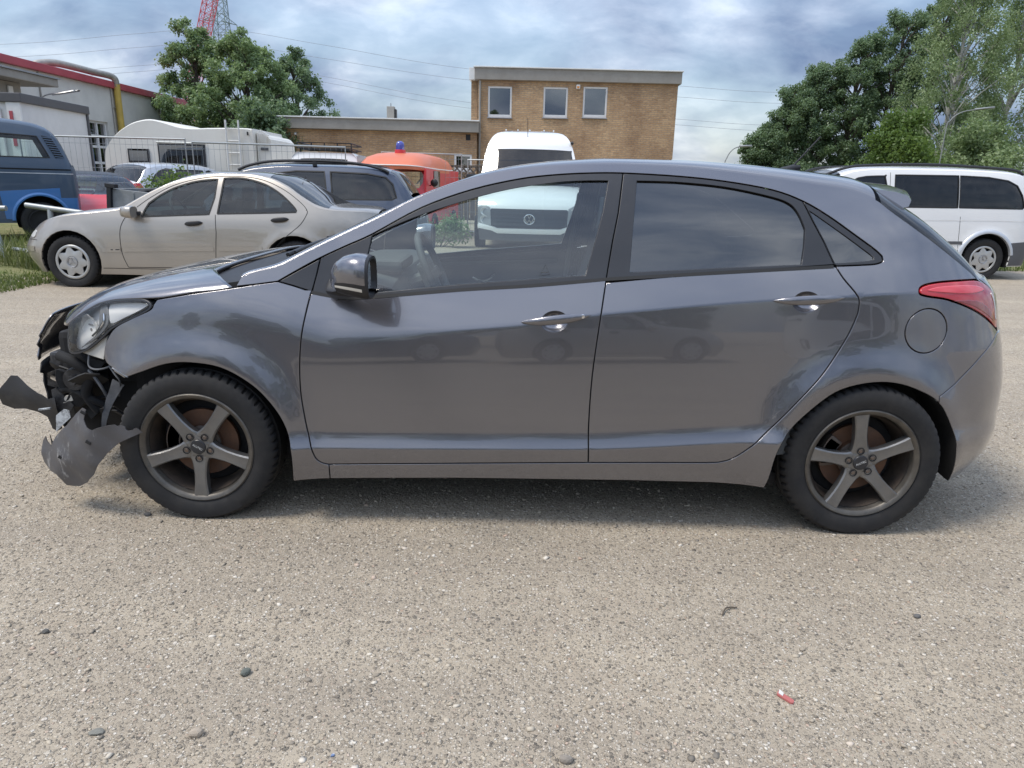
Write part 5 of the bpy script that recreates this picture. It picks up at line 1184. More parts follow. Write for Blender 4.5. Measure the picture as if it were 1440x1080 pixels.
def window_unit(parent, o, y, blind=0., depth=.07, fw=.075):
    w = MB(); a, b, c, d = o
    for bx in ((a+fw/2, (c+d)/2, fw, d-c), (b-fw/2, (c+d)/2, fw, d-c)): w.box((bx[0], y+depth, bx[1]), (bx[2], .07, bx[3]), None, .01)
    for bz, hh in ((c+fw*.75, fw*1.5), (d-fw/2, fw)): w.box(((a+b)/2, y+depth, bz), (b-a-2*fw+.004, .068, hh), None, .01)
    f = w.build('window', 'white_frame', parent)
    MB().box(((a+b)/2, y+depth+.015, (c+d)/2), (b-a-fw, .012, d-c-fw), None).build('window_pane', 'pane', f)
    if blind: MB().box(((a+b)/2, y+depth+.06, d-(d-c)*blind/2), (b-a-fw, .02, (d-c)*blind), None).build('blind', 'roller_blind', f)
    MB().box(((a+b)/2, y-.02, c-.025), (b-a+.06, .10, .04), None, .008).build('window_sill', 'steel', f)
    return f

def brick_building():
    y = 29.4; g = empty('brick_office', (0, 0, 0), 0, 'two-storey yellow brick office block with three white-framed upper windows', 'building')
    ops = [(-.03, .98, 4.03, 5.26), (2.30, 3.33, 4.07, 5.28), (3.97, 4.99, 4.11, 5.33)]
    wl = wall_with_openings('front_wall', -.46, 7.92, 0, 5.52, y, .2, ops, 'yellow_brick', g)
    for o, bl in zip(ops, (.35, .18, .08)): window_unit(wl, o, y, bl)
    MB().box((3.73, y+5.2, 2.74), (8.36, 10.0, 5.48), None).build('block_core', 'yellow_brick', g)
    MB().box((-.62, y+.9, 4.7), (.26, 1.2, 1.65), None).build('side_pier', 'yellow_brick', g)
    f = MB().box((3.72, y+4.9, 5.72), (8.62, 10.1, .46), None, .015).build('fascia', 'fascia_concrete', g)
    MB().box((3.72, y+4.88, 5.975), (8.70, 10.2, .05), None, .01).build('roof_edge', 'roof_edge_white', f)
    MB().box((-.70, y+.35, 5.72), (.24, .9, .455), None, .01).build('fascia_end', 'roof_edge_white', f)
    MB().lathe([(.0, .14), (.12, .13), (.13, .10), (.07, .09), (.07, 0)], 16, 'z', c=(3.6, y+1, 6.0)).build('roof_vent', 'black_plastic', g, True)
    a = MB().box((3.74, y-.05, 5.30), (.16, .10, .17), None, .02).build('alarm_box', 'warning_white', g); MB().box((3.74, y-.105, 5.28), (.10, .012, .07), None, .004).build('alarm_lamp', 'amber', a)
    MB().tube([(-.36, y-.06, 5.45), (-.36, y-.06, 0)], .045, 8).build('downpipe', 'fascia_concrete', g, True)
    # low wing
    w = empty('brick_wing', (0, 0, 0), 0, 'long single-storey yellow brick wing with flat roof left of the office block', 'building'); y2 = y-.35
    ops2 = [(-1.42, -.66, 1.8, 2.50), (-.93, -.73, 3.06, 3.30)]
    wl = wall_with_openings('front_wall', -8.6, -.46, 0, 3.36, y2, .2, ops2, 'yellow_brick', w); window_unit(wl, ops2[0], y2, 0, fw=.09)
    MB().box((-.83, y2+.06, 3.18), (.20, .02, .24)).build('vent_grille', 'black_plastic', w)
    MB().box((-4.53, y2+4.2, 1.65), (8.1, 8.0, 3.3), None).build('block_core', 'yellow_brick', w)
    f = MB().box((-4.6, y2+3.9, 3.58), (8.45, 8.3, .43), None, .015).build('fascia', 'fascia_concrete', w); MB().box((-4.6, y2+3.88, 3.82), (8.5, 8.4, .05), None, .01).build('roof_edge', 'roof_edge_white', f)
    c = MB().box((-4.52, y+2.4, 4.20), (.34, .34, .75), None, .02).build('chimney', 'fascia_concrete', w); MB().box((-4.30, y+2.4, 4.15), (.06, .30, .62)).build('chimney_flashing', 'black_plastic', c); MB().tube([(-4.52, y+2.4, 4.5), (-4.52, y+2.4, 4.72)], .02, 6).build('chimney_rod', 'steel', c)
    MB().lathe([(0, .06), (.05, .05), (.06, 0)], 12, 'z', c=(-1.86, y2+.5, 3.84)).build('roof_vent', 'black_plastic', w, True)
    MB().lathe([(0, -.1), (.05, -.08), (.07, .02)], 14, 'y', c=(-8.1, y2-.03, 3.15)).build('wall_lamp', 'lamp_clear', w, True)
brick_building()

def workshop():
    X = -15.; g = empty('workshop_hall', (0, 0, 0), 0, 'pale rendered workshop hall with dark red roof trim on the left', 'building')
    # the long wall faces +X; build it in a rotated frame: local x runs along +Y, local -y faces +X
    g.location = (X, 0, 0); g.rotation_euler = (0, 0, R(90))
    ops = [(25.0, 27.2, .9, 3.30)]
    wl = wall_with_openings('long_wall', 8, 35.2, 0, 4.62, 0, .3, ops, 'render_wall', g)
    f = MB()
    for bx in ((25.05, .08), (25.85, .09), (26.55, .09), (27.15, .08)): f.box((bx[0], .12, 2.1), (bx[1], .08, 2.40))
    for bz in (.95, 1.75, 2.35, 2.75, 3.26): f.box((26.1, .121, bz), (2.2, .076, .09))
    wf = f.build('window', 'white_frame', wl); MB().box((26.1, .16, 2.1), (2.16, .01, 2.38)).build('window_pane', 'pane', wf)
    MB().box((25.5, -.03, 1.75), (.75, .06, 1.0), None, .02).build('blue_board', 'bright_blue_paint', g)
    MB().box((21.6, 6.1, 2.3), (27.0, 11.6, 4.55)).build('hall_core', 'render_wall', g)
    MB().box((21.6, 6.0, 4.75), (27.6, 12.3, .25), None, .02).build('roof_trim', 'red_trim', g)
    for x in (23.2, 31.6): MB().tube([(x, -.02, 4.6), (x, -.02, 0)], .035, 6).build('wall_joint', 'fascia_concrete', g)
    # porch on the near end
    p = MB().box((19.0, -.75, 4.05), (5.0, 1.9, .24), None, .03).build('porch_roof', 'fascia_concrete', g); MB().box((19.0, -.75, 4.19), (5.1, 2.0, .05)).build('porch_edge', 'steel', p)
    q = MB().box((18.6, -.55, 3.4), (3.9, 1.1, 1.05), None, .02).build('porch_box', 'fascia_concrete', g); MB().box((20.0, -1.14, 3.68), (.20, .06, .22), None, .02).build('porch_lamp', 'warning_white', q)
    # flood light on an arm
    l = MB().tube(crom([(23.1, -.05, 3.75), (23.12, -.25, 3.86), (23.15, -.5, 3.92)], 4), .022, 6).build('flood_lamp', 'steel', g, True)
    MB().tube([(23.15, -.45, 3.88), (23.2, -1.15, 4.02), (23.45, -1.2, 4.06), (23.45, -.5, 3.94)], .03, 6, closed=True).build('lamp_frame', 'steel', l, True)
    # exhaust pipe over the roof edge
    pp = [(27.9, -.16, 2.2), (27.9, -.16, 4.6), (27.87, -.18, 4.8)]
    MB().tube(pp, .125, 14).build('down_pipe', 'pipe_yellow', g, True)
    MB().tube(crom([(27.88, -.17, 4.72), (27.82, -.16, 4.98), (27.6, -.05, 5.08), (26.9, .15, 5.10), (25.9, .35, 5.14), (25.2, .6, 5.16), (24.7, .9, 5.05), (24.5, 1.0, 4.85)], 6), .125, 14).build('roof_pipe', 'pipe_metal', g, True)
    MB().tube([(27.7, -.06, 3.9), (28.12, -.06, 3.9)], .03, 6).build('pipe_bracket', 'pipe_metal', g); MB().tube([(27.66, -.03, 4.65), (27.66, -.03, 2.3)], .03, 6).build('thin_pipe', 'pipe_metal', g, True)
workshop()

def site_cabin():
    g = empty('site_cabin', (-9.95, 14.4, -.12), R(94), 'white cabin with grey roof edge and a glazed door behind the blue van', 'cabin')
    # local x along the long side (away from camera), local -y faces right
    MB().box((1.45, 1.5, 1.5), (2.9, 3.0, 3.0), None, .01).build('cabin_body', 'cabin_white', g)
    MB().box((1.45, 1.5, 3.06), (3.04, 3.14, .20), None, .02).build('roof_edge', 'bare_plastic', g)
    for y in (.0, 3.0): MB().box((2.92, y, 1.5), (.08, .08, 3.0)).build('corner_post', 'bare_plastic', g)
    MB().box((-.02, .14, 1.5), (.05, .30, 2.95)).build('corner_panel', 'white_frame', g); MB().box((-.05, .20, 2.4), (.03, .07, .75)).build('red_strip', 'red_trim', g)
    d = MB().box((-.04, .95, 1.45), (.06, 1.05, 2.75), None, .01).build('door', 'white_frame', g); MB().box((-.075, .95, 2.1), (.02, .78, 1.2)).build('door_pane', 'pane', d)
dirt_mat('cabin_white', (.66, .66, .65), (.56, .56, .55), .5, scale=1.5)
site_cabin()

def caravan():
    g = empty('camper', (0, 15, 0), 0, 'cream motor caravan with humped roof and ladder behind the mesh fence', 'camper')
    prof = crom([(-8.5, .75), (-8.56, 1.3), (-8.52, 1.82), (-8.45, 1.98), (-8.25, 2.22), (-7.97, 2.42), (-7.71, 2.54), (-7.37, 2.60), (-7.04, 2.54), (-6.72, 2.45), (-6.39, 2.42), (-5.88, 2.44), (-5.10, 2.45), (-5.00, 2.40), (-4.96, 2.30), (-4.97, .75)], 4)
    rows = []
    for y, f in ((.06, .985), (0, .995), (-.0, 1.), (.02, 1.0)): pass
    sec = [(0.10, .05), (.03, .015), (0, 0.), (2.1, 0.)]
    b = MB()
    rows = [[(x+(-6.7-x)*k*.02, y, z-(z-1.5)*k*.05) for x, z in prof] for y, k in ((.0, .5), (.05, 0.), (2.15, 0.), (2.2, .5))]
    b.grid(np.array(rows)); n = len(prof); b.f.append(tuple(range(n))); b.build('body', 'caravan_cream', g, True)
    def win(x0, x1, z0, z1, name='window'):
        w = MB().prism(crom([(x0, z0), (x0, z1), (x1, z1), (x1, z0)], 1, True), (0, 0, 0), 'y', -.03, .01).build(name, 'black_trim', g); MB().box(((x0+x1)/2, -.036, (z0+z1)/2), (x1-x0-.08, .01, z1-z0-.08)).build('window_pane', 'pane', w); 
        for k in range(7): MB().box((x0+.1+(x1-x0-.2)*k/6, -.028, (z0+z1)/2+.06), (.05, .004, (z1-z0)*.6)).build('curtain_fold', 'curtain_red', w)
    simple('curtain_red', (.16, .07, .06), .9)
    win(-7.23, -6.12, 1.55, 2.06); win(-7.95, -7.45, 1.62, 1.93)
    MB().tube([(-7.24, -.04, 2.09), (-6.10, -.04, 2.09)], .02, 6).build('awning_rail', 'galvanised', g)
    ld = MB()
    for x in (-5.57, -5.27): ld.tube([(x, -.07, 1.2), (x, -.07, 2.62)], .022, 8)
    for k in range(5): ld.tube([(-5.57, -.07, 1.35+.27*k), (-5.27, -.07, 1.35+.27*k)], .014, 6)
    ld.build('ladder', 'white_plastic', g, True)
    MB().box((-5.08, -.03, 2.33), (.03, .03, .08)).build('marker_lamp', 'black_plastic', g)
    r = MB().grid(np.array([[(x, y, z) for x, z in crom([(-4.93, .8), (-4.93, 2.26), (-4.88, 2.33), (-4.74, 2.32), (-4.64, 2.24), (-4.60, 2.06), (-4.60, .8)], 4)] for y in (.15, 2.0)])); n = r.f and len(r.v)//2; r.f.append(tuple(range(n))); r.build('rear_box', 'caravan_cream', g, True)
    k = MB()
    for i in range(7): k.tube(crom([(-4.90+.03*i, .10, 2.20-.02*i), (-4.86+.03*i, .08, 2.38-.015*i), (-4.80+.03*i, .10, 2.42-.02*i)], 3), .012, 6)
    k.build('hose_bundle', 'white_plastic', g, True); MB().box((-4.76, .13, 2.0), (.18, .03, .06), None, .01).build('vent_grille', 'bare_plastic', g)
    for x, z in ((-6.25, 2.44), (-5.62, 2.45), (-5.85, 2.45)): MB().box((x, .9, z+.015), (.22, .3, .05), None, .015).build('roof_hatch', 'white_plastic', g)
    for x in (-8.0, -5.4): plain_wheel(g, (x, .05, .33), .34, .2, 'steel')
    MB().prism([(-8.5, .45), (-4.5, .45), (-4.5, .8), (-8.5, .8)], (0, 0, 0), 'y', .03, 2.1).build('skirt', 'bare_plastic', g)
dirt_mat('caravan_cream', (.70, .68, .62), (.60, .575, .52), .45, scale=1.3, lo=.45, hi=.85)
caravan()

# ================================================================== trailer, spare tyre, tube barriers, fences
def trailer():
    g = empty('flat_trailer', (-5.12, 8.75, .06), R(-3), 'grey flat-bed trailer with drop sides and black corner post behind the silver saloon', 'trailer')
    M = Matrix.Rotation(R(5.5), 4, 'Y')
    def bx(name, c, d, mat='tarp_grey', p=g, bev=.008): return MB().box(c, d, None, bev).xform(M).build(name, mat, p)
    bx('bed', (1.1, .75, .78), (2.3, 1.5, .05)); s1 = bx('side_board', (1.1, 0, .99), (2.25, .03, .38)); bx('side_board', (1.1, 1.5, .99), (2.25, .03, .38)); bx('end_board', (2.24, .75, .99), (.03, 1.46, .38)); bx('end_board', (.0, .75, .99), (.03, 1.46, .38))
    bx('corner_post', (-.02, -.03, .94), (.07, .07, .58), 'black_plastic'); bx('post_cap', (-.0, -.02, 1.225), (.16, .10, .07), 'black_plastic')
    for x in (.35, .75, 1.3): bx('rivet_strip', (x, -.022, 1.0), (.012, .012, .30), 'galvanised', s1, .003)
    bx('latch', (.95, -.03, 1.06), (.05, .04, .09), 'black_plastic', s1); bx('chassis_rail', (1.1, .2, .70), (2.2, .06, .10), 'galvanised'); bx('chassis_rail', (1.1, 1.3, .70), (2.2, .06, .10), 'galvanised')
    k = MB()
    for a, b in (((.1, -.05, .78), (.6, -.05, .66)), ((.35, -.05, .80), (.45, -.06, .60)), ((.5, -.05, .86), (.62, -.06, .62))): k.tube([a, b], .03, 6)
    k.xform(M).build('hinge_gear', 'engine_metal', g)
    plain_wheel(g, (1.2, -.02, .25), .27, .15, 'steel')
trailer(); bpy.data.objects['flat_trailer'].scale = (1, 1, .91)
V, F = lathe_tyre(.31, .19, .19, 40, 0., 3)
sp = new_obj('spare_tyre', [(x, z, -y) for x, y, z in V], F, 'tyre_rubber', None, True); sp.location = (-4.42, 9.0, 1.09); sp.rotation_euler = (R(9), R(5), 0); sp.data.set_sharp_from_angle(angle=R(35))
tag(sp, 'black car tyre lying flat on the grey trailer', 'tyre')

def barrier(loc, rz, ln, label, lean=.22, drop=.0):
    g = empty('tube_barrier', loc, rz, label, 'barrier', 'steel tube barriers on the grass'); 
    MB().tube([(0, 0, .84), (ln, 0, .84-drop)], .038, 10).build('rail', 'galvanised', g, True)
    for x in (.35, ln-.25): MB().tube([(x, 0, .83-drop*x/ln), (x+lean*(1 if x > ln/2 else .5), -.1, -.03)], .036, 10).build('post', 'galvanised', g, True)
    MB().tube([(-.3, -.02, .22), (ln*.7, -.05, .12)], .03, 8).build('lower_rail', 'galvanised', g, True)
barrier((-7.05, 7.7, 0), R(2), 1.05, 'bent steel tube barrier in the grass below the blue van')
barrier((-5.72, 7.75, .05), R(-4), .95, 'steel tube barrier in front of the red car', 0.03, .10)

def mesh_panel(p0, p1, ht, label):
    d = Vector(p1)-Vector(p0); ln = d.length; rz = math.atan2(d.y, d.x)
    g = empty('mesh_fence_panel', p0, rz, label, 'fence', 'wire mesh fence panels')
    f = MB().tube([(0.03, 0, .12), (.03, 0, ht), (ln-.03, 0, ht), (ln-.03, 0, .12)], .021, 8, closed=True).build('frame', 'galvanised', g, True)
    w = MB(); n = int(ln/.105)
    for i in range(1, n): w.tube([(ln*i/n, 0, .13), (ln*i/n, 0, ht-.01)], .0032, 3, False)
    for z in (.35, .62, .9, 1.18, 1.46, ht-.12): w.tube([(.04, .004, z), (ln-.04, .004, z)], .0036, 3, False)
    m = w.build('wire_mesh', 'galvanised', g); m['kind'] = 'stuff'
    MB().box((0, 0, .07), (.22, .62, .14), None, .03).build('foot_block', 'fascia_concrete', g)
mesh_panel((-8.45, 11.9, 0), (-5.22, 12.0, 0), 2.03, 'wire mesh fence panel in front of the silver hatchback and camper')
mesh_panel((-5.15, 12.0, 0), (-2.25, 12.7, 0), 1.98, 'wire mesh fence panel right of the camper window, above the blue estate')
mesh_panel((-2.15, 15.9, 0), (-.12, 16.2, 0), 2.02, 'wire mesh fence panel behind the orange bus')
mesh_panel((-.02, 16.2, 0), (1.9, 15.7, 0), 1.90, 'wire mesh fence panel left of the white delivery van')
def lattice():
    g = empty('lattice_fence', (-1.9, 22., 0), 0, 'dark wooden lattice fence in front of the brick wing', 'fence')
    MB().box((0, 0, .9), (.12, .12, 1.9)).build('post', 'old_wood', g); MB().box((3.0, 0, .9), (.12, .12, 1.9)).build('post', 'old_wood', g)
    for z in (.15, 1.25, 1.86): MB().box((1.5, 0, z), (3.0, .06, .07)).build('rail', 'old_wood', g)
    for k in range(14):
        for s_ in (-1, 1): MB().box((.1+.215*k, .02*s_, 1.555), (.80, .02, .05), Matrix.Rotation(R(47*s_), 3, 'Y')).build('lath', 'old_wood', g)
    for k in range(15): MB().box((.1+.2*k, 0, .7), (.18, .025, 1.05)).build('plank', 'old_wood', g)
lattice()
def guard_rail():
    g = empty('wire_railing', (6.0, 19, 0), 0, 'thin steel railing running in front of the trees on the right', 'railing')
    MB().tube([(0, 0, 1.70), (16, 0, 1.78)], .022, 6).build('rail', 'galvanised', g)
    for k in range(9): MB().tube([(2*k, 0, 0), (2*k, 0, 1.70+.01*k)], .02, 6).build('post', 'galvanised', g)
guard_rail()

simple('lamp_pole_grey', (.24, .25, .25), .55, .2)
def street_lamp(loc, pts, head, label):
    g = empty('street_lamp', loc, 0, label, 'street lamp', 'street lamps by the trees')
    n = len(pts); MB().tube(crom(pts, 6), .017, 8).build('pole', 'lamp_pole_grey', g, True)
    a, b = head; MB().grid(np.array([[(a[0]+(b[0]-a[0])*s_, (.07*math.sin(math.pi*min(1, s_*1.1+.05))+.015)*math.cos(t), a[2]+(b[2]-a[2])*s_+.035*math.sin(t)) for t in np.linspace(0, 2*math.pi, 10, endpoint=False)] for s_ in np.linspace(0, 1, 8)]), True).build('lamp_head', 'lamp_pole_grey', g, True)
street_lamp((8.1, 22, 0), [(0, 0, 0), (.0, 0, 1.9), (.08, 0, 2.35), (.25, 0, 2.6), (.48, 0, 2.70)], ((.45, 0, 2.70), (.85, 0, 2.72)), 'curved street lamp left of the dark trees')
street_lamp((15.2, 22, 0), [(0, 0, 0), (.0, 0, 3.2), (.10, 0, 3.65), (.40, 0, 3.90), (.85, 0, 4.0)], ((.8, 0, 4.0), (1.45, 0, 4.08)), 'curved street lamp in front of the birch')

# ================================================================== pylon, crane, wires
def lattice_mast(name, label, cat, base, top, w0, w1, n, mat, arms=(), r=.09):
    g = empty(name, base, 0, label, cat); B = Vector((0, 0, 0)); T = Vector(top)-Vector(base); m = MB()
    u = Vector((1, 0, 0)); v = T.normalized().cross(u).normalized(); u = v.cross(T.normalized()).normalized()
    def c(k, f): w = (w0+(w1-w0)*f)/2; return B+T*f+u*w*(1 if k in (0, 1) else -1)+v*w*(1 if k in (0, 3) else -1)
    for k in range(4): m.tube([c(k, 0), c(k, 1)], r, 4)
    for i in range(n):
        for k in range(4):
            a, b = i/n, (i+1)/n; m.tube([c(k, a), c((k+1) % 4, b)], r*.6, 3); m.tube([c((k+1) % 4, a), c(k, b)], r*.6, 3); m.tube([c(k, b), c((k+1) % 4, b)], r*.6, 3)
    m.build('mast', mat, g)
    for z, ln in arms:
        a = MB()
        for s_ in (-1, 1):
            tip = Vector((s_*ln*.77, s_*ln*.64, z-.2)); 
            for k in (-.6, .6): a.tube([(s_*.4, k, z+1.3), tip], r*.7, 4); a.tube([(s_*.4, k, z), tip], r*.7, 4)
            for q in (.3, .6): a.tube([Vector((s_*.4, 0, z+1.3)).lerp(tip, q), Vector((s_*.4, 0, z)).lerp(tip, q)], r*.5, 3)
            a.tube([tip, tip-Vector((0, 0, 2.1))], r*.9, 4)
        a.build('cross_arm', mat, g)
    return g
simple('pylon_steel', (.20, .26, .25), .6, .3); simple('crane_red', (.48, .10, .12), .5)
lattice_mast('pylon', 'grey-green lattice power pylon rising behind the left trees', 'pylon', (-53.5, 140, 0), (-53.2, 140, 46), 4.2, .9, 26, 'pylon_steel', ((28.6, 3.0), (36, 3.4)), .085)
lattice_mast('tower_crane_boom', 'red lattice crane boom leaning right beside the pylon', 'crane', (-51.0, 110, 0), (-40.6, 110, 34), 1.5, 1.5, 30, 'crane_red', (), .07)
simple('cable_grey', (.22, .245, .28), .6)
def wire(pts, r, label):
    o = MB().tube(crom(pts, 10), r, 3, False).build('power_line', 'cable_grey', None); tag(o, label, 'power line', 'overhead power lines')
for i, (z0, z1, z2, nm) in enumerate(((23.6, 27.3, 19.0, 'topmost'), (21.4, 25.0, 17.1, 'second'), (18.4, 21.9, 13.2, 'third'), (17.3, 20.9, 12.2, 'fourth'))):
    wire([(-150, 140, z0-2.0), (-95, 140, z0+.2), (-70, 140, z1-1.2), (-53.5, 140, z1), (-35, 140, z1-2.2), (-8, 140, z2+2.6), (30, 140, z2+.6), (60, 140, z2), (140, 140, z2+3)], .032, nm+' of the sagging overhead power lines crossing the sky')

# ================================================================== vegetation
def leaf_mat(name, c1, c2, c3):
    b = NB(name); g = b.n('NewGeometry'); f = b.n('Attribute', attribute_name='tone').outputs['Fac']
    c = b.mix(f, c1, c2); c = b.mix(b.ramp(b.noise(.9, 3), [(.5, 0.), (.7, .7)]), c, c3)
    d = b.n('BsdfDiffuse', {0: c}).outputs[0]; t = b.n('BsdfTranslucent', {0: b.mix(.3, c, (.26, .36, .07))}).outputs[0]; gl = b.n('BsdfGlossy', {0: (.5, .5, .5), 'Roughness': .45}).outputs[0]
    s1 = b.n('MixShader', {0: .45, 1: d, 2: t}).outputs[0]
    return b.done(b.n('MixShader', {0: .05, 1: s1, 2: gl}).outputs[0])
leaf_mat('leaf_maple', (.16, .24, .11), (.28, .38, .18), (.22, .31, .15)); leaf_mat('leaf_dark', (.115, .18, .105), (.20, .285, .155), (.16, .24, .13))
leaf_mat('leaf_birch', (.18, .25, .115), (.31, .39, .20), (.25, .33, .16)); leaf_mat('leaf_bush', (.085, .15, .035), (.16, .24, .06), (.12, .2, .05)); leaf_mat('grass_blade', (.075, .11, .03), (.16, .19, .06), (.17, .17, .07))
dirt_mat('bark', (.075, .06, .05), (.13, .11, .09), .9, scale=6); dirt_mat('birch_bark', (.42, .41, .38), (.08, .075, .07), .8, scale=4, lo=.5, hi=.62)

def leaves(name, centers, radii, count, size, mat, parent, seed, droop=0., flat=1.):
    """leaf-sized faces spread over clumps, denser towards each clump's shell"""
    r = np.random.default_rng(seed); C = np.asarray(centers, float); Rd = np.asarray(radii, float); vol = Rd**2; idx = r.choice(len(C), count, p=vol/vol.sum())
    d = r.normal(size=(count, 3)); d /= np.linalg.norm(d, axis=1, keepdims=True); rad = r.random(count)**.45*(1+.18*r.normal(size=count)); P = C[idx]+d*(Rd[idx]*rad)[:, None]*np.array([1, 1, flat])
    n = r.normal(size=(count, 3))+d*.5+np.array([0, 0, .55]); n /= np.linalg.norm(n, axis=1, keepdims=True); a = np.cross(n, r.normal(size=(count, 3))); a /= np.linalg.norm(a, axis=1, keepdims=True); a[:, 2] -= droop; a /= np.linalg.norm(a, axis=1, keepdims=True); b = np.cross(n, a); b /= np.linalg.norm(b, axis=1, keepdims=True)
    s = size*(.6+.8*r.random(count))[:, None]
    V = np.stack([P-a*s, P+b*s*.55+n*s*.1, P+a*s, P-b*s*.55+n*s*.1], 1).reshape(-1, 3)
    me = bpy.data.meshes.new(name); me.vertices.add(count*4); me.vertices.foreach_set('co', V.ravel()); me.loops.add(count*4); me.loops.foreach_set('vertex_index', np.arange(count*4, dtype=np.int32)); me.polygons.add(count); me.polygons.foreach_set('loop_start', np.arange(0, count*4, 4, dtype=np.int32)); me.update(calc_edges=True)
    cl = r.random(len(C)); tone = np.clip(cl[idx]*.7+r.random(count)*.45-.05, 0, 1); at = me.attributes.new('tone', 'FLOAT', 'POINT'); at.data.foreach_set('value', np.repeat(tone, 4).astype(np.float32))
    me.materials.append(MATS[mat]); o = bpy.data.objects.new(name, me); COL.objects.link(o); o.parent = parent; return o
def tree(name, label, loc, h, shape, n_clump, count, size, mat, seed, trunk_r=.18, bark='bark', group=None, droop=0., crown0=.2, clump_r=(.35, .8), lean=(0, 0), flat=.85):
    """shape(f) -> crown radius at height fraction f"""
    r = np.random.default_rng(seed); g = empty(name, loc, 0, label, 'tree', group); cs, rs = [], []
    tk = MB(); pts = [(lean[0]*f*f+.12*math.sin(3*f+seed), lean[1]*f*f+.1*math.sin(4*f), h*f*.93) for f in np.linspace(0, 1, 9)]; tk.tube(pts, [trunk_r*(1-.85*f)+.015 for f in np.linspace(0, 1, 9)], 8)
    for i in range(n_clump):
        f = crown0+(1-crown0)*((i+.5)/n_clump)**.85; rad = shape(f); a = i*2.399+r.random()*.8; q = rad*(.25+.75*r.random()**.6); z = h*(f-.02)+r.normal()*.25
        cx = lean[0]*f*f; cy = lean[1]*f*f; c = (cx+q*math.cos(a), cy+q*math.sin(a), z); cs.append(c); rs.append(clump_r[0]+(clump_r[1]-clump_r[0])*r.random()*(1.1-.5*f))
        if i % 2 == 0: st = (cx*.8, cy*.8, max(.5, z-rad*.7-.3)); tk.tube(crom([st, ((st[0]+c[0])/2, (st[1]+c[1])/2, (st[2]+c[2])/2+.1), c], 3), [trunk_r*.26]*3+[trunk_r*.16]*3+[.012], 5)
    tk.build('trunk', bark, g, True)
    leaves('crown', cs, rs, count, size, mat, g, seed+50, droop, flat); return g
# left group behind the camper
tree('leafy_tree', 'tall light green leafy tree with spiky top beside the workshop hall', (-13.2, 31.5, 0), 7.6, lambda f: 1.9*math.sin(math.pi*min(1, .22+.75*f))**.8+.1, 120, 34000, .062, 'leaf_maple', 11, .14, clump_r=(.2, .5))
tree('leafy_tree', 'broad green tree right of the spiky tree, in front of the pylon', (-10.8, 31.0, 0), 7.1, lambda f: 2.5*math.sin(math.pi*min(1, .25+.7*f))**.7+.1, 150, 46000, .062, 'leaf_maple', 12, .16, clump_r=(.22, .55))
tree('leafy_tree', 'darker green tree above the brick wing roof end with upright twigs', (-9.2, 33.0, 0), 6.9, lambda f: 2.3*math.sin(math.pi*min(1, .3+.66*f))**.8+.08, 130, 32000, .058, 'leaf_dark', 13, .13, clump_r=(.18, .45))
tree('leafy_tree', 'low dark tree filling the gap between camper and brick wing', (-9.6, 29.0, 0), 4.4, lambda f: 2.0*math.sin(math.pi*min(1, .3+.66*f))**.8+.1, 50, 20000, .075, 'leaf_dark', 14, .14, crown0=.1)
# right row
row = [(14.0, 37.0, 4.7, 1.15), (15.0, 36.5, 6.2, 1.35), (16.3, 36.2, 7.6, 1.6), (18.0, 36.0, 8.8, 1.8), (19.9, 36.0, 9.9, 1.9), (21.9, 36.3, 10.9, 2.0)]
nm_ = ('first and smallest', 'second', 'third', 'fourth', 'fifth', 'sixth')
for i, (x, y, h, rr_) in enumerate(row):
    tree('poplar_tree', nm_[i]+' from the left in the row of dark green trees on the right', (x, y, 0), h, lambda f, rr_=rr_: rr_*math.sin(math.pi*min(1, .20+.74*f))**.7+.1, 130, 40000, .056, 'leaf_dark', 30+i, .15, group='row of dark trees on the right', clump_r=(.2, .52), lean=(.5, 0), crown0=.16)
for i, (x, y, h, rr_, lb) in enumerate(((19.6, 29.5, 9.9, 2.3, 'pale green birch with drooping twigs right of the dark tree row'), (22.6, 30.5, 10.4, 2.2, 'tall pale birch at the right edge of the picture'))):
    tree('birch_tree', lb, (x, y, 0), h, lambda f, rr_=rr_: rr_*math.sin(math.pi*min(1, .24+.72*f))**.7+.1, 130, 38000, .046, 'leaf_birch', 60+i, .13, 'birch_bark', 'birches on the right', .9, .15, (.25, .55), flat=1.25)
tree('bright_bush', 'bright yellow-green bush in front of the dark tree row', (15.6, 25.5, 0), 4.1, lambda f: 1.5*math.sin(math.pi*min(1, .3+.66*f))**.7+.1, 50, 22000, .06, 'leaf_bush', 71, .08, crown0=.08)
tree('bright_bush', 'wide green bush under the birches above the white people carrier', (18.9, 26.0, 0), 3.3, lambda f: 2.2*math.sin(math.pi*min(1, .35+.6*f))**.7+.1, 50, 22000, .065, 'leaf_birch', 72, .08, crown0=.08)
# low plants
def plant(name, label, loc, rx, h, count, size, mat, seed, cat='shrub'):
    r = np.random.default_rng(seed); g = empty(name, loc, 0, label, cat); cs = [(rx*(r.random()*2-1), .35*rx*(r.random()*2-1), h*(.25+.6*r.random()*(1-.3*r.random()))) for _ in range(14)]
    s = MB()
    for c in cs[::2]: s.tube([(c[0]*.3, c[1]*.3, 0), c], .008, 4)
    s.build('stem', 'bark', g); leaves('foliage', cs, [h*.26]*14, count, size, mat, g, seed)
plant('weed_shrub', 'yellow-green weeds growing beside the mesh fence behind the saloon roof', (-5.12, 10.9, 0), .34, 1.42, 4500, .035, 'leaf_bush', 81)
plant('weed_shrub', 'green weeds left of the white delivery van seen through the car window', (-.45, 12.9, 0), .55, .85, 2200, .035, 'leaf_maple', 82)
plant('red_leaf_plant', 'small red-leaved plant below the blue van by the tube barrier', (-6.35, 8.15, .1), .28, .55, 500, .03, 'red_leaf', 83) if 'red_leaf' in MATS else None

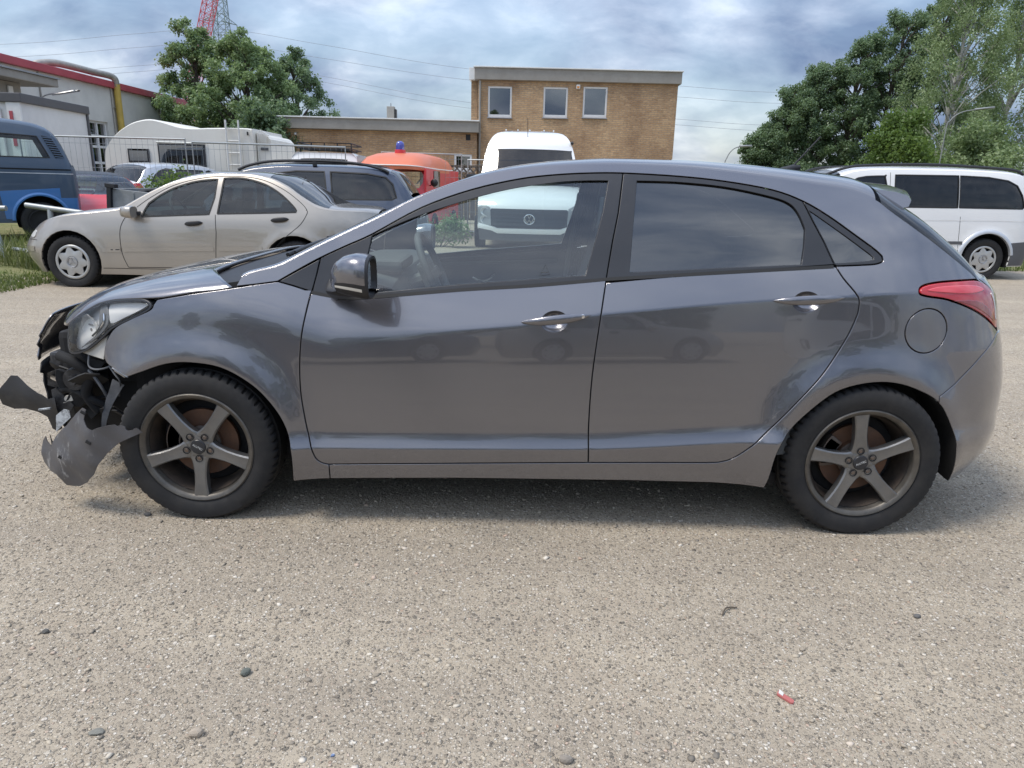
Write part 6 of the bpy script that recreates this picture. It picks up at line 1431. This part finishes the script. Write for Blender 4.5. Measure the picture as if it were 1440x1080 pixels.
def grass(name, label, area_, n, h, seed, hx=1.):
    """tufts of blades, one mass"""
    r = np.random.default_rng(seed); x0, x1, y0, y1 = area_; P = np.stack([x0+(x1-x0)*r.random(n), y0+(y1-y0)*r.random(n)], -1)
    keep = (np.sin(P[:, 0]*2.1+1)*np.cos(P[:, 1]*2.7)+r.random(n)*1.6) > .15; P = P[keep]; n = len(P)
    L = h*(.35+.9*r.random(n)**1.5); a = r.random(n)*6.283; b = L*(.2+.5*r.random(n)); w = .004+.006*r.random(n)
    dx, dy = np.cos(a), np.sin(a); base = np.stack([P[:, 0], P[:, 1], 0*L], -1); px = np.stack([-dy*w, dx*w, 0*w], -1)
    mid = base+np.stack([dx*b*.3, dy*b*.3, L*.6], -1); tip = base+np.stack([dx*b, dy*b, L], -1)
    V = np.stack([base-px, base+px, mid+px*.7, mid-px*.7, tip], 1).reshape(-1, 3); F = []
    me = bpy.data.meshes.new(name); k = np.arange(n)*5; q = np.stack([k, k+1, k+2, k+3], -1); t = np.stack([k+3, k+2, k+4], -1)
    me.from_pydata(V.tolist(), [], q.tolist()+t.tolist()); at = me.attributes.new('tone', 'FLOAT', 'POINT'); at.data.foreach_set('value', np.repeat(r.random(n), 5).astype(np.float32)); me.materials.append(MATS['grass_blade'])
    o = bpy.data.objects.new(name, me); COL.objects.link(o); tag(o, label, 'grass', kind='stuff')
grass('grass', 'rough grass and weeds below the blue van on the left', (-9.5, -4.9, 7.2, 9.6), 9000, .42, 91)
grass('grass', 'short mossy grass strip in front of the saloon nose', (-8.5, -4.6, 5.3, 7.6), 12000, .06, 92)
grass('grass', 'thin strip of grass behind the white people carrier', (9.2, 16, 10.6, 14), 9000, .12, 93)
# low grassy bank under the van
b_ = NB('turf'); tf = b_.mix(b_.ramp(b_.noise(5, 7, .7), [(.35, 0.), (.65, 1.)]), (.105, .13, .035), (.23, .21, .10)); b_.done(b_.bsdf(tf, .95, 0., b_.bump(b_.noise(40, 6, .7), .6, .03)))
xs = np.linspace(-14, -4.4, 110); ys = np.linspace(5.0, 14, 110); G = np.zeros((110, 110, 3)); G[..., 0] = xs[:, None]; G[..., 1] = ys[None]
u = np.clip((ys-6.4)/2.2, 0, 1); u = u*u*(3-2*u); v = np.clip((-4.6-xs)/1.6, 0, 1); v = v*v*(3-2*v); w_ = np.clip((ys-5.4)/.8, 0, 1)
XX, YY = G[..., 0], G[..., 1]; wob = np.sin(XX*3.1+1.7*np.sin(YY*2.2))*np.cos(YY*3.7+XX)+.6*np.sin(XX*8.3+YY*5.1)*np.cos(YY*9.7-XX*3)
w_ = np.clip((ys-5.0)/1.6, 0, 1); G[..., 2] = .028*np.minimum(1, v[:, None]*1.5)*w_[None]-.016+.235*v[:, None]*u[None]+.008*wob
o = MB().grid(G).build('grass_bank', 'turf', None, True); o['kind'] = 'structure'
if o.data.polygons[0].normal.z < 0: o.data.flip_normals()
G = np.zeros((12, 8, 3)); G[..., 0] = np.linspace(9.3, 60, 12)[:, None]; G[..., 1] = np.linspace(10.7, 60, 8)[None]; G[..., 2] = .006
o = MB().grid(G).build('verge', 'turf', None, True); o['kind'] = 'structure'
if o.data.polygons[0].normal.z < 0: o.data.flip_normals()

# ================================================================== loose stones and litter on the ground
def pebbles(n, seed):
    r = np.random.default_rng(seed)
    bm = bmesh.new(); bmesh.ops.create_icosphere(bm, subdivisions=1, radius=1); ico = np.array([v.co[:] for v in bm.verts]); tri = np.array([[v.index for v in f.verts] for f in bm.faces]); bm.free()
    x = -2.2+7.0*r.random(n); y = -1.55+3.4*r.random(n)**1.5
    s = .0023*np.exp(.55*r.normal(size=n)); s = np.clip(s, .0012, .0095); k = (np.sin(x*3.1+1.3*np.sin(y*2.3))*np.cos(y*4.1+x)+r.random(n)*2.2) > .35; x, y, s = x[k], y[k], s[k]; n = len(x)
    jit = 1+.36*r.normal(size=(n, len(ico), 1)).clip(-1.3, 1.3); sc = np.stack([.75+.6*r.random(n), .75+.6*r.random(n), .35+.35*r.random(n)], -1); a = r.random(n)*6.283
    V = ico[None]*jit*sc[:, None]*s[:, None, None]; c, sn = np.cos(a)[:, None], np.sin(a)[:, None]
    X = V[..., 0]*c-V[..., 1]*sn+x[:, None]; Y = V[..., 0]*sn+V[..., 1]*c+y[:, None]; Z = V[..., 2]+(s*.12)[:, None]
    co = np.stack([X, Y, Z], -1).reshape(-1, 3); F = (tri[None]+(np.arange(n)*len(ico))[:, None, None]).reshape(-1, 3); m = len(F)
    me = bpy.data.meshes.new('gravel'); me.vertices.add(len(co)); me.vertices.foreach_set('co', co.ravel()); me.loops.add(m*3); me.loops.foreach_set('vertex_index', F.ravel().astype(np.int32)); me.polygons.add(m); me.polygons.foreach_set('loop_start', np.arange(0, m*3, 3, dtype=np.int32)); me.update(calc_edges=True)
    at = me.attributes.new('tone', 'FLOAT', 'POINT'); at.data.foreach_set('value', np.repeat(r.random(n), len(ico)).astype(np.float32))
    b = NB('loose_stone'); f = b.n('Attribute', attribute_name='tone').outputs['Fac']
    c_ = b.ramp(f, [(0., (.15, .135, .115)), (.06, (.25, .215, .17)), (.3, (.34, .29, .225)), (.6, (.42, .36, .275)), (.85, (.49, .43, .34)), (.96, (.62, .57, .49)), (1., (.42, .30, .22))])
    b.done(b.bsdf(c_, .9)); me.materials.append(MATS['loose_stone']); o = bpy.data.objects.new('gravel', me); COL.objects.link(o); tag(o, 'loose pebbles scattered over the yard', 'gravel', kind='stuff')
pebbles(72000, 5)

def stone(x, y, s, col, label, rz=0., flat=.5, seed=0):
    r = np.random.default_rng(seed); bm = bmesh.new(); bmesh.ops.create_icosphere(bm, subdivisions=2, radius=1)
    nrm = r.normal(size=(6, 3)); nrm /= np.linalg.norm(nrm, axis=1, keepdims=True)
    V = np.array([v.co[:] for v in bm.verts]); F = [[v.index for v in f.verts] for f in bm.faces]; bm.free()
    for q in nrm:
        d = V@q; V -= np.maximum(0, d-.72)[:, None]*q[None]*.9
    V = V*np.array([s, s*.72, s*flat]); c, sn = math.cos(rz), math.sin(rz); V = np.stack([V[:, 0]*c-V[:, 1]*sn, V[:, 0]*sn+V[:, 1]*c, V[:, 2]+s*flat*.6], -1)
    nm = 'stone_%s' % label[:12]; b = simple(nm, col, .85, var=.3, scale=60, bump=.3)
    o = new_obj('stone', V, F, nm, None, False); o.location = (x, y, 0); tag(o, label, 'stone')
stone(.517, -.938, .018, (.13, .14, .12), 'dark grey-green angular stone left of centre in the foreground', .9, .7, 1)
stone(-.150, -.773, .011, (.12, .115, .105), 'small black stone near the left edge of the foreground', .3, .8, 2)
stone(-.233, .016, .018, (.09, .085, .08), 'dark pebble beside the front tyre', .1, .5, 3)
stone(2.604, -.580, .014, (.12, .115, .11), 'dark flat pebble in the right foreground', .2, .5, 4)
stone(.479, -1.170, .019, (.38, .32, .25), 'beige broken stone at the lower left', .5, .7, 5)
stone(1.40, -1.225, .018, (.25, .22, .185), 'grey-brown round stone at the bottom centre of the picture', 0, .7, 6)
stone(.23, -1.17, .020, (.19, .185, .16), 'flat grey-green stone at the bottom left of the picture', 0, .3, 7)
simple('red_plastic', (.42, .13, .12), .5); simple('blue_plastic', (.16, .22, .36), .6); simple('twig_bark', (.10, .08, .06), .9)
t = MB().tube(crom([(0, 0, .004), (.016, .028, .010), (.034, .040, .007), (.060, .043, .006)], 5), .0026, 6).build('twig', 'twig_bark', None, True); t.location = (1.955, -.60, 0); tag(t, 'small bent twig lying on the gravel in front of the doors', 'twig')
s_ = MB().prism([(0, .012), (.012, .030), (.048, -.018), (.042, -.030), (.034, -.030)], (0, 0, 0), 'z', .003, .010).build('plastic_shard', 'red_plastic', None); s_.location = (2.0, -.985, -.001); s_.scale = (.8, .8, .8); MB().prism([(.006, .014), (.016, .033), (.024, .014), (.016, .0)], (0, 0, 0), 'z', .0105, .0125).build('pale_edge', 'white_plastic', s_); tag(s_, 'broken piece of red and clear lamp plastic in the right foreground', 'debris')
s_ = MB().prism([(0, 0), (.013, .004), (.015, .012), (.003, .013)], (0, 0, 0), 'z', .002, .010).build('bottle_cap_shard', 'blue_plastic', None); s_.location = (.83, -1.23, -.002); s_.scale = (.6, .6, .6); tag(s_, 'tiny blue plastic scrap at the bottom of the picture', 'debris')

# ================================================================== unseen stand-in trees and cars, added for reflections in the grey car's paint
def behind():
    src = [o for o in COL.objects if o.parent is None and o.name.startswith(('poplar_tree', 'leafy_tree'))]
    spots = [(-16, -27, 1.0), (-10.5, -29, .9), (-6.5, -26, 1.05), (-1.5, -30, .9), (3.5, -27, 1.0), (7.6, -29, .85), (15, -28, 1.0), (20, -27, 1.05)]
    for i, (x, y, k) in enumerate(spots):
        o = copy_tree(src[(i*3) % len(src)]); o.location = (x, y, 0); o.rotation_euler = (0, 0, i*1.3); o.scale = (k*1.3, k*1.3, k)
        o['label'] = ('leftmost', 'second', 'third', 'fourth', 'fifth', 'sixth', 'seventh', 'rightmost')[i]+' tree of the unseen row added behind the photographer for reflections in the grey doors'; o['group'] = 'trees added behind the photographer'; o['category'] = 'tree'
    for k, (s, x, y, rz) in enumerate(((merc, 4.4, -11.5, 180), (wagon, -.6, -12.5, 176), (via, 11.0, -12.0, 182))):
        o = copy_tree(s); o.location = (x, y, 0); o.rotation_euler = (0, 0, R(rz)); o['label'] = ('silver saloon', 'dark blue estate', 'white people carrier')[k]+' stand-in added unseen behind the photographer for reflections in the grey doors'
behind()
